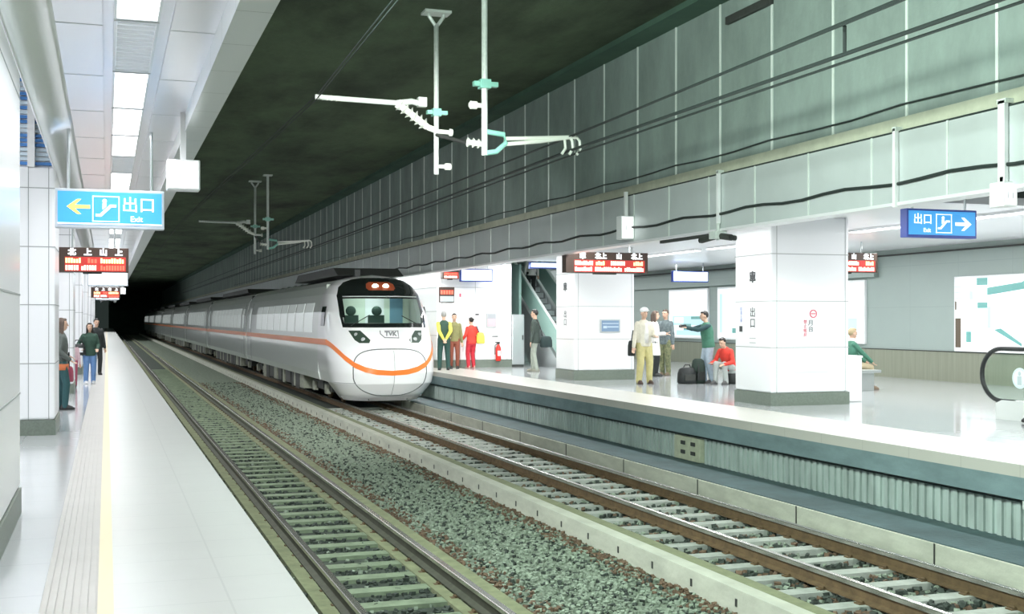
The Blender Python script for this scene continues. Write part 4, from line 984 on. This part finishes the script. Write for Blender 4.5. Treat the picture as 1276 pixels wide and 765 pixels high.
# left platform
person('person in a dark jacket with orange hem waiting behind the second left pillar', (-.72, 21.1, 0), 8, 1.50, dict(m=K_GREYGREEN, under=K_ORANGE, hem=-.06, fat=1.05), dict(m=K_TEAL), hair='long', hairm=C('brown_hair', (.14, .10, .08)), hands=((.22, .13, .96), (-.20, .15, 1.02)), feet=((.09, .06, .08), (-.09, -.04, .08)))
person('child in pink top and maroon trousers behind the person with orange hem', (-.72, 28.0, 0), -90, 1.06, dict(m=K_PINK), dict(m=K_MAROON, fat=1.1), hair='short')
person('woman in a dark green jacket and blue jeans standing on the left platform', (-.38, 29.4, 0), -80, 1.40, dict(m=K_DGREEN, hem=-.12, fat=1.15), dict(m=K_JEANS, fat=1.12), shoes=(.8, .8, .8), hair='long', hands=((.26, .16, 1.02), (-.18, .24, 1.0)), head=(0, -.1))
person('person in dark clothes half hidden behind the woman in blue jeans', (-.27, 34.0, 0), -70, 1.50, dict(m=K_BLACK, fat=1.1), dict(m=K_BLACK), hair='short')
# right platform
person('staff member in green vest with yellow sleeves, hands behind the back', (9.44, 33.9, 0), 82, 1.72, dict(m=K_DGREEN, sleeve=K_YELLOW, hem=-.06, fat=1.06), dict(m=K_NAVYG, fat=1.08), hair='short', hairm=M_HAIRG, hands=((.05, -.19, .94), (-.05, -.19, .94)), feet=((.13, 0, .08), (-.13, 0, .08)))
person('person in brown red clothes mostly hidden behind the staff member', (10.0, 34.75, 0), -100, 1.66, dict(m=C('cloth_olive', (.25, .24, .10)), hem=-.06), dict(m=K_BROWN), hair='short', hands=((.2, .2, 1.0), (-.25, .05, .78)))
person('person in a red jacket and red trousers beside the staff', (10.62, 35.0, 0), 110, 1.54, dict(m=K_RED, fat=1.08, hem=-.08), dict(m=K_DRED, fat=1.12), shoes=(.7, .4, .35), hair='bun', hands=((.24, .14, .95), (-.25, .18, .98)))
person('man in a dark jacket and grey trousers before the far escalator', (11.66, 32.1, 0), 150, 1.76, dict(m=C('cloth_charcoal', (.05, .07, .06)), hem=-.12, fat=1.08), dict(m=K_GREY), shoes=(.25, .25, .2), hair='short', hands=((.26, .06, .80), (-.26, .08, .82)), feet=((.09, .08, .08), (-.09, -.06, .08)))
ya = 33.9+.346*10.5
person('person in a white top riding up the far escalator', (13.5, ya, 2.2), 90, 1.62, dict(m=K_WHITE), dict(m=K_BLACK), hair='long', feet=((.09, 0, .08), (-.09, .02, .08)))
person('man in cream hat, cream shirt and khaki trousers facing the tracks', (11.84, 25.2, 0), -85, 1.74, dict(m=K_CREAM, front=K_WHITE, hem=-.06, fat=1.15), dict(m=K_KHAKI, fat=1.22), shoes=(.08, .05, .04), hair='cap', hairm=M_HAIRG, collar=M_WHITE, hands=((.30, .06, .84), (-.16, .28, 1.10)), feet=((.13, 0, .08), (-.13, .03, .08)))
person('person in a long white coat and dark trousers behind the khaki man', (13.66, 28.4, 0), -30, 1.70, dict(m=K_WHITE, hem=-.36, flare=.03, fat=1.05), dict(m=K_BLACK), hair='long', hairm=C('brown_hair', (.14, .10, .08)), hands=((.2, .28, 1.15), (-.2, .27, 1.12)))
person('person in a slate jacket and camouflage trousers beside the white coat', (14.16, 28.75, 0), -150, 1.74, dict(m=K_SLATE, hem=-.10, fat=1.1), dict(m=K_CAMO, fat=1.15), shoes=(.2, .15, .1), hair='short', hairm=C('brown_hair', (.14, .10, .08)), hands=((.22, .25, 1.14), (-.26, .05, .80)))
person('man in a green jacket and pale jeans pointing to the left', (13.42, 25.0, 0), 172, 1.68, dict(m=K_GREEN2, hem=-.06, fat=1.2, sleeve=C('cloth_deep_teal', (.025, .07, .075))), dict(m=K_LJEANS, fat=1.15), shoes=(.1, .1, .1), hair='short', lean=.12, hands=((.10, .56, 1.36), (-.1, .56, 1.33)), feet=((.1, .06, .08), (-.1, -.06, .08)))
person('seated person in a red jacket by the nearest right pillar', (13.75, 24.55, 0), -155, 1.62, dict(m=K_RED, hem=-.04, fat=1.1), dict(m=K_PGREY, fat=1.05), shoes=(.1, .1, .1), hair='short', seatz=.40, lean=.45, hands=((.2, .50, .52), (-.2, .50, .50)), feet=((.14, .42, .08), (-.14, .36, .08)))
person('seated person in a green jacket and beige trousers on the bench', (15.08, 21.75, 0), -12, 1.66, dict(m=K_GREEN2, hem=-.05, fat=1.05, collar=K_WHITE), dict(m=K_BEIGE), shoes=(.3, .22, .15), hair='short', hairm=C('blond_hair', (.50, .40, .24)), seatz=.54, lean=.05, hands=((.18, .42, .62), (-.18, .42, .62)), feet=((.1, .44, .08), (-.1, .40, .08)))
person('person cut off by the right picture edge with only a dark shoe in view', (12.46, 13.35, 0), 95, 1.70, dict(m=K_BLACK, hem=-.1), dict(m=K_BLACK), shoes=(.03, .03, .03), hair='short', feet=((.10, .34, .08), (-.1, -.25, .08)), hipz=.88)
# bags
def bag(label, c, s, m_, strap=None, name='handbag', extra=None, cat='bag'):
    r = root(name, (c[0], c[1], c[2]-s[2]), label, cat)
    q = MB(); q.loft([(c[0], c[1], c[2]-s[2], s[0]*.9, s[1]*.9), (c[0], c[1], c[2]-s[2]*.8, s[0]*1.05, s[1]*1.05), (c[0], c[1], c[2]+s[2]*.3, s[0], s[1]), (c[0], c[1], c[2]+s[2]*.85, s[0]*.8, s[1]*.8), (c[0], c[1], c[2]+s[2], s[0]*.5, s[1]*.5)], n=14)
    q.build('body', m_, r, smooth=True)
    if strap: MB().tube(strap, .014, 6).build('strap', M_BLACK, r)
    if extra: extra(r)
    return r
bag('black and white handbag held by the woman in blue jeans', (-.63, 29.25, .80), (.17, .09, .13), M_BLACK, [(-.76, 29.25, .88), (-.68, 29.25, 1.02), (-.55, 29.25, 1.02), (-.5, 29.25, .88)], extra=lambda r: MB().box(-.72, -.52, 29.14, 29.16, .74, .84).build('front_pocket', M_WHITE, r))
bag('dark shoulder bag on the right side of the man before the escalator', (11.92, 31.9, .86), (.18, .10, .16), C('bag_navy', (.02, .04, .04)), [(11.82, 31.9, .98), (11.74, 31.93, 1.30), (11.66, 32.0, 1.50)], 'shoulder_bag')
bag('yellow bag carried by the person in red', (10.90, 34.95, .93), (.13, .10, .17), K_YELLOW, [(10.86, 34.95, 1.08), (10.78, 34.98, 1.30)], 'shoulder_bag')
bag('dark bag hanging beside the khaki man', (11.55, 25.25, .83), (.08, .10, .18), K_BLACK, [(11.55, 25.25, .99), (11.58, 25.22, 1.25)], 'shoulder_bag')
bag('round black travel bag on the floor, leftmost of the two bags', (12.83, 24.95, .19), (.23, .17, .19), mat('bag_black', (.025, .03, .03), .6, noise=.5, nscale=20), [(12.72, 24.95, .34), (12.78, 24.95, .44), (12.90, 24.95, .44), (12.94, 24.95, .34)], 'travel_bag', extra=lambda r: MB().box(12.7, 12.96, 24.77, 24.79, .08, .22).build('front_pocket', M_DARK, r))
bag('tall dark backpack standing beside the pale jeans of the pointing man', (13.14, 24.98, .29), (.17, .14, .29), C('bag_green', (.025, .045, .035)), [(13.08, 24.84, .45), (13.06, 24.80, .25)], 'backpack', extra=lambda r: MB().box(13.04, 13.24, 24.82, 24.86, .08, .28).build('front_pocket', M_BLACK, r))
bag('low dark case under the seated person in red', (13.82, 24.6, .16), (.20, .18, .16), M_BLACK, None, 'suitcase')
bag('maroon bag hanging behind the person with orange hem', (-.60, 21.35, .58), (.07, .10, .13), K_MAROON, [(-.60, 21.3, .70), (-.60, 21.25, .95)], 'shopping_bag')
r = root('camera', (12.82, 25.08, 1.30), 'dark camera held up by the pointing man', 'camera')
MB().box(12.76, 12.86, 25.02, 25.14, 1.30, 1.38).build('body', M_BLACK, r, bevel=.01); MB().tube([(12.76, 25.08, 1.34), (12.70, 25.08, 1.34)], .03).build('lens', M_BLACK, r)
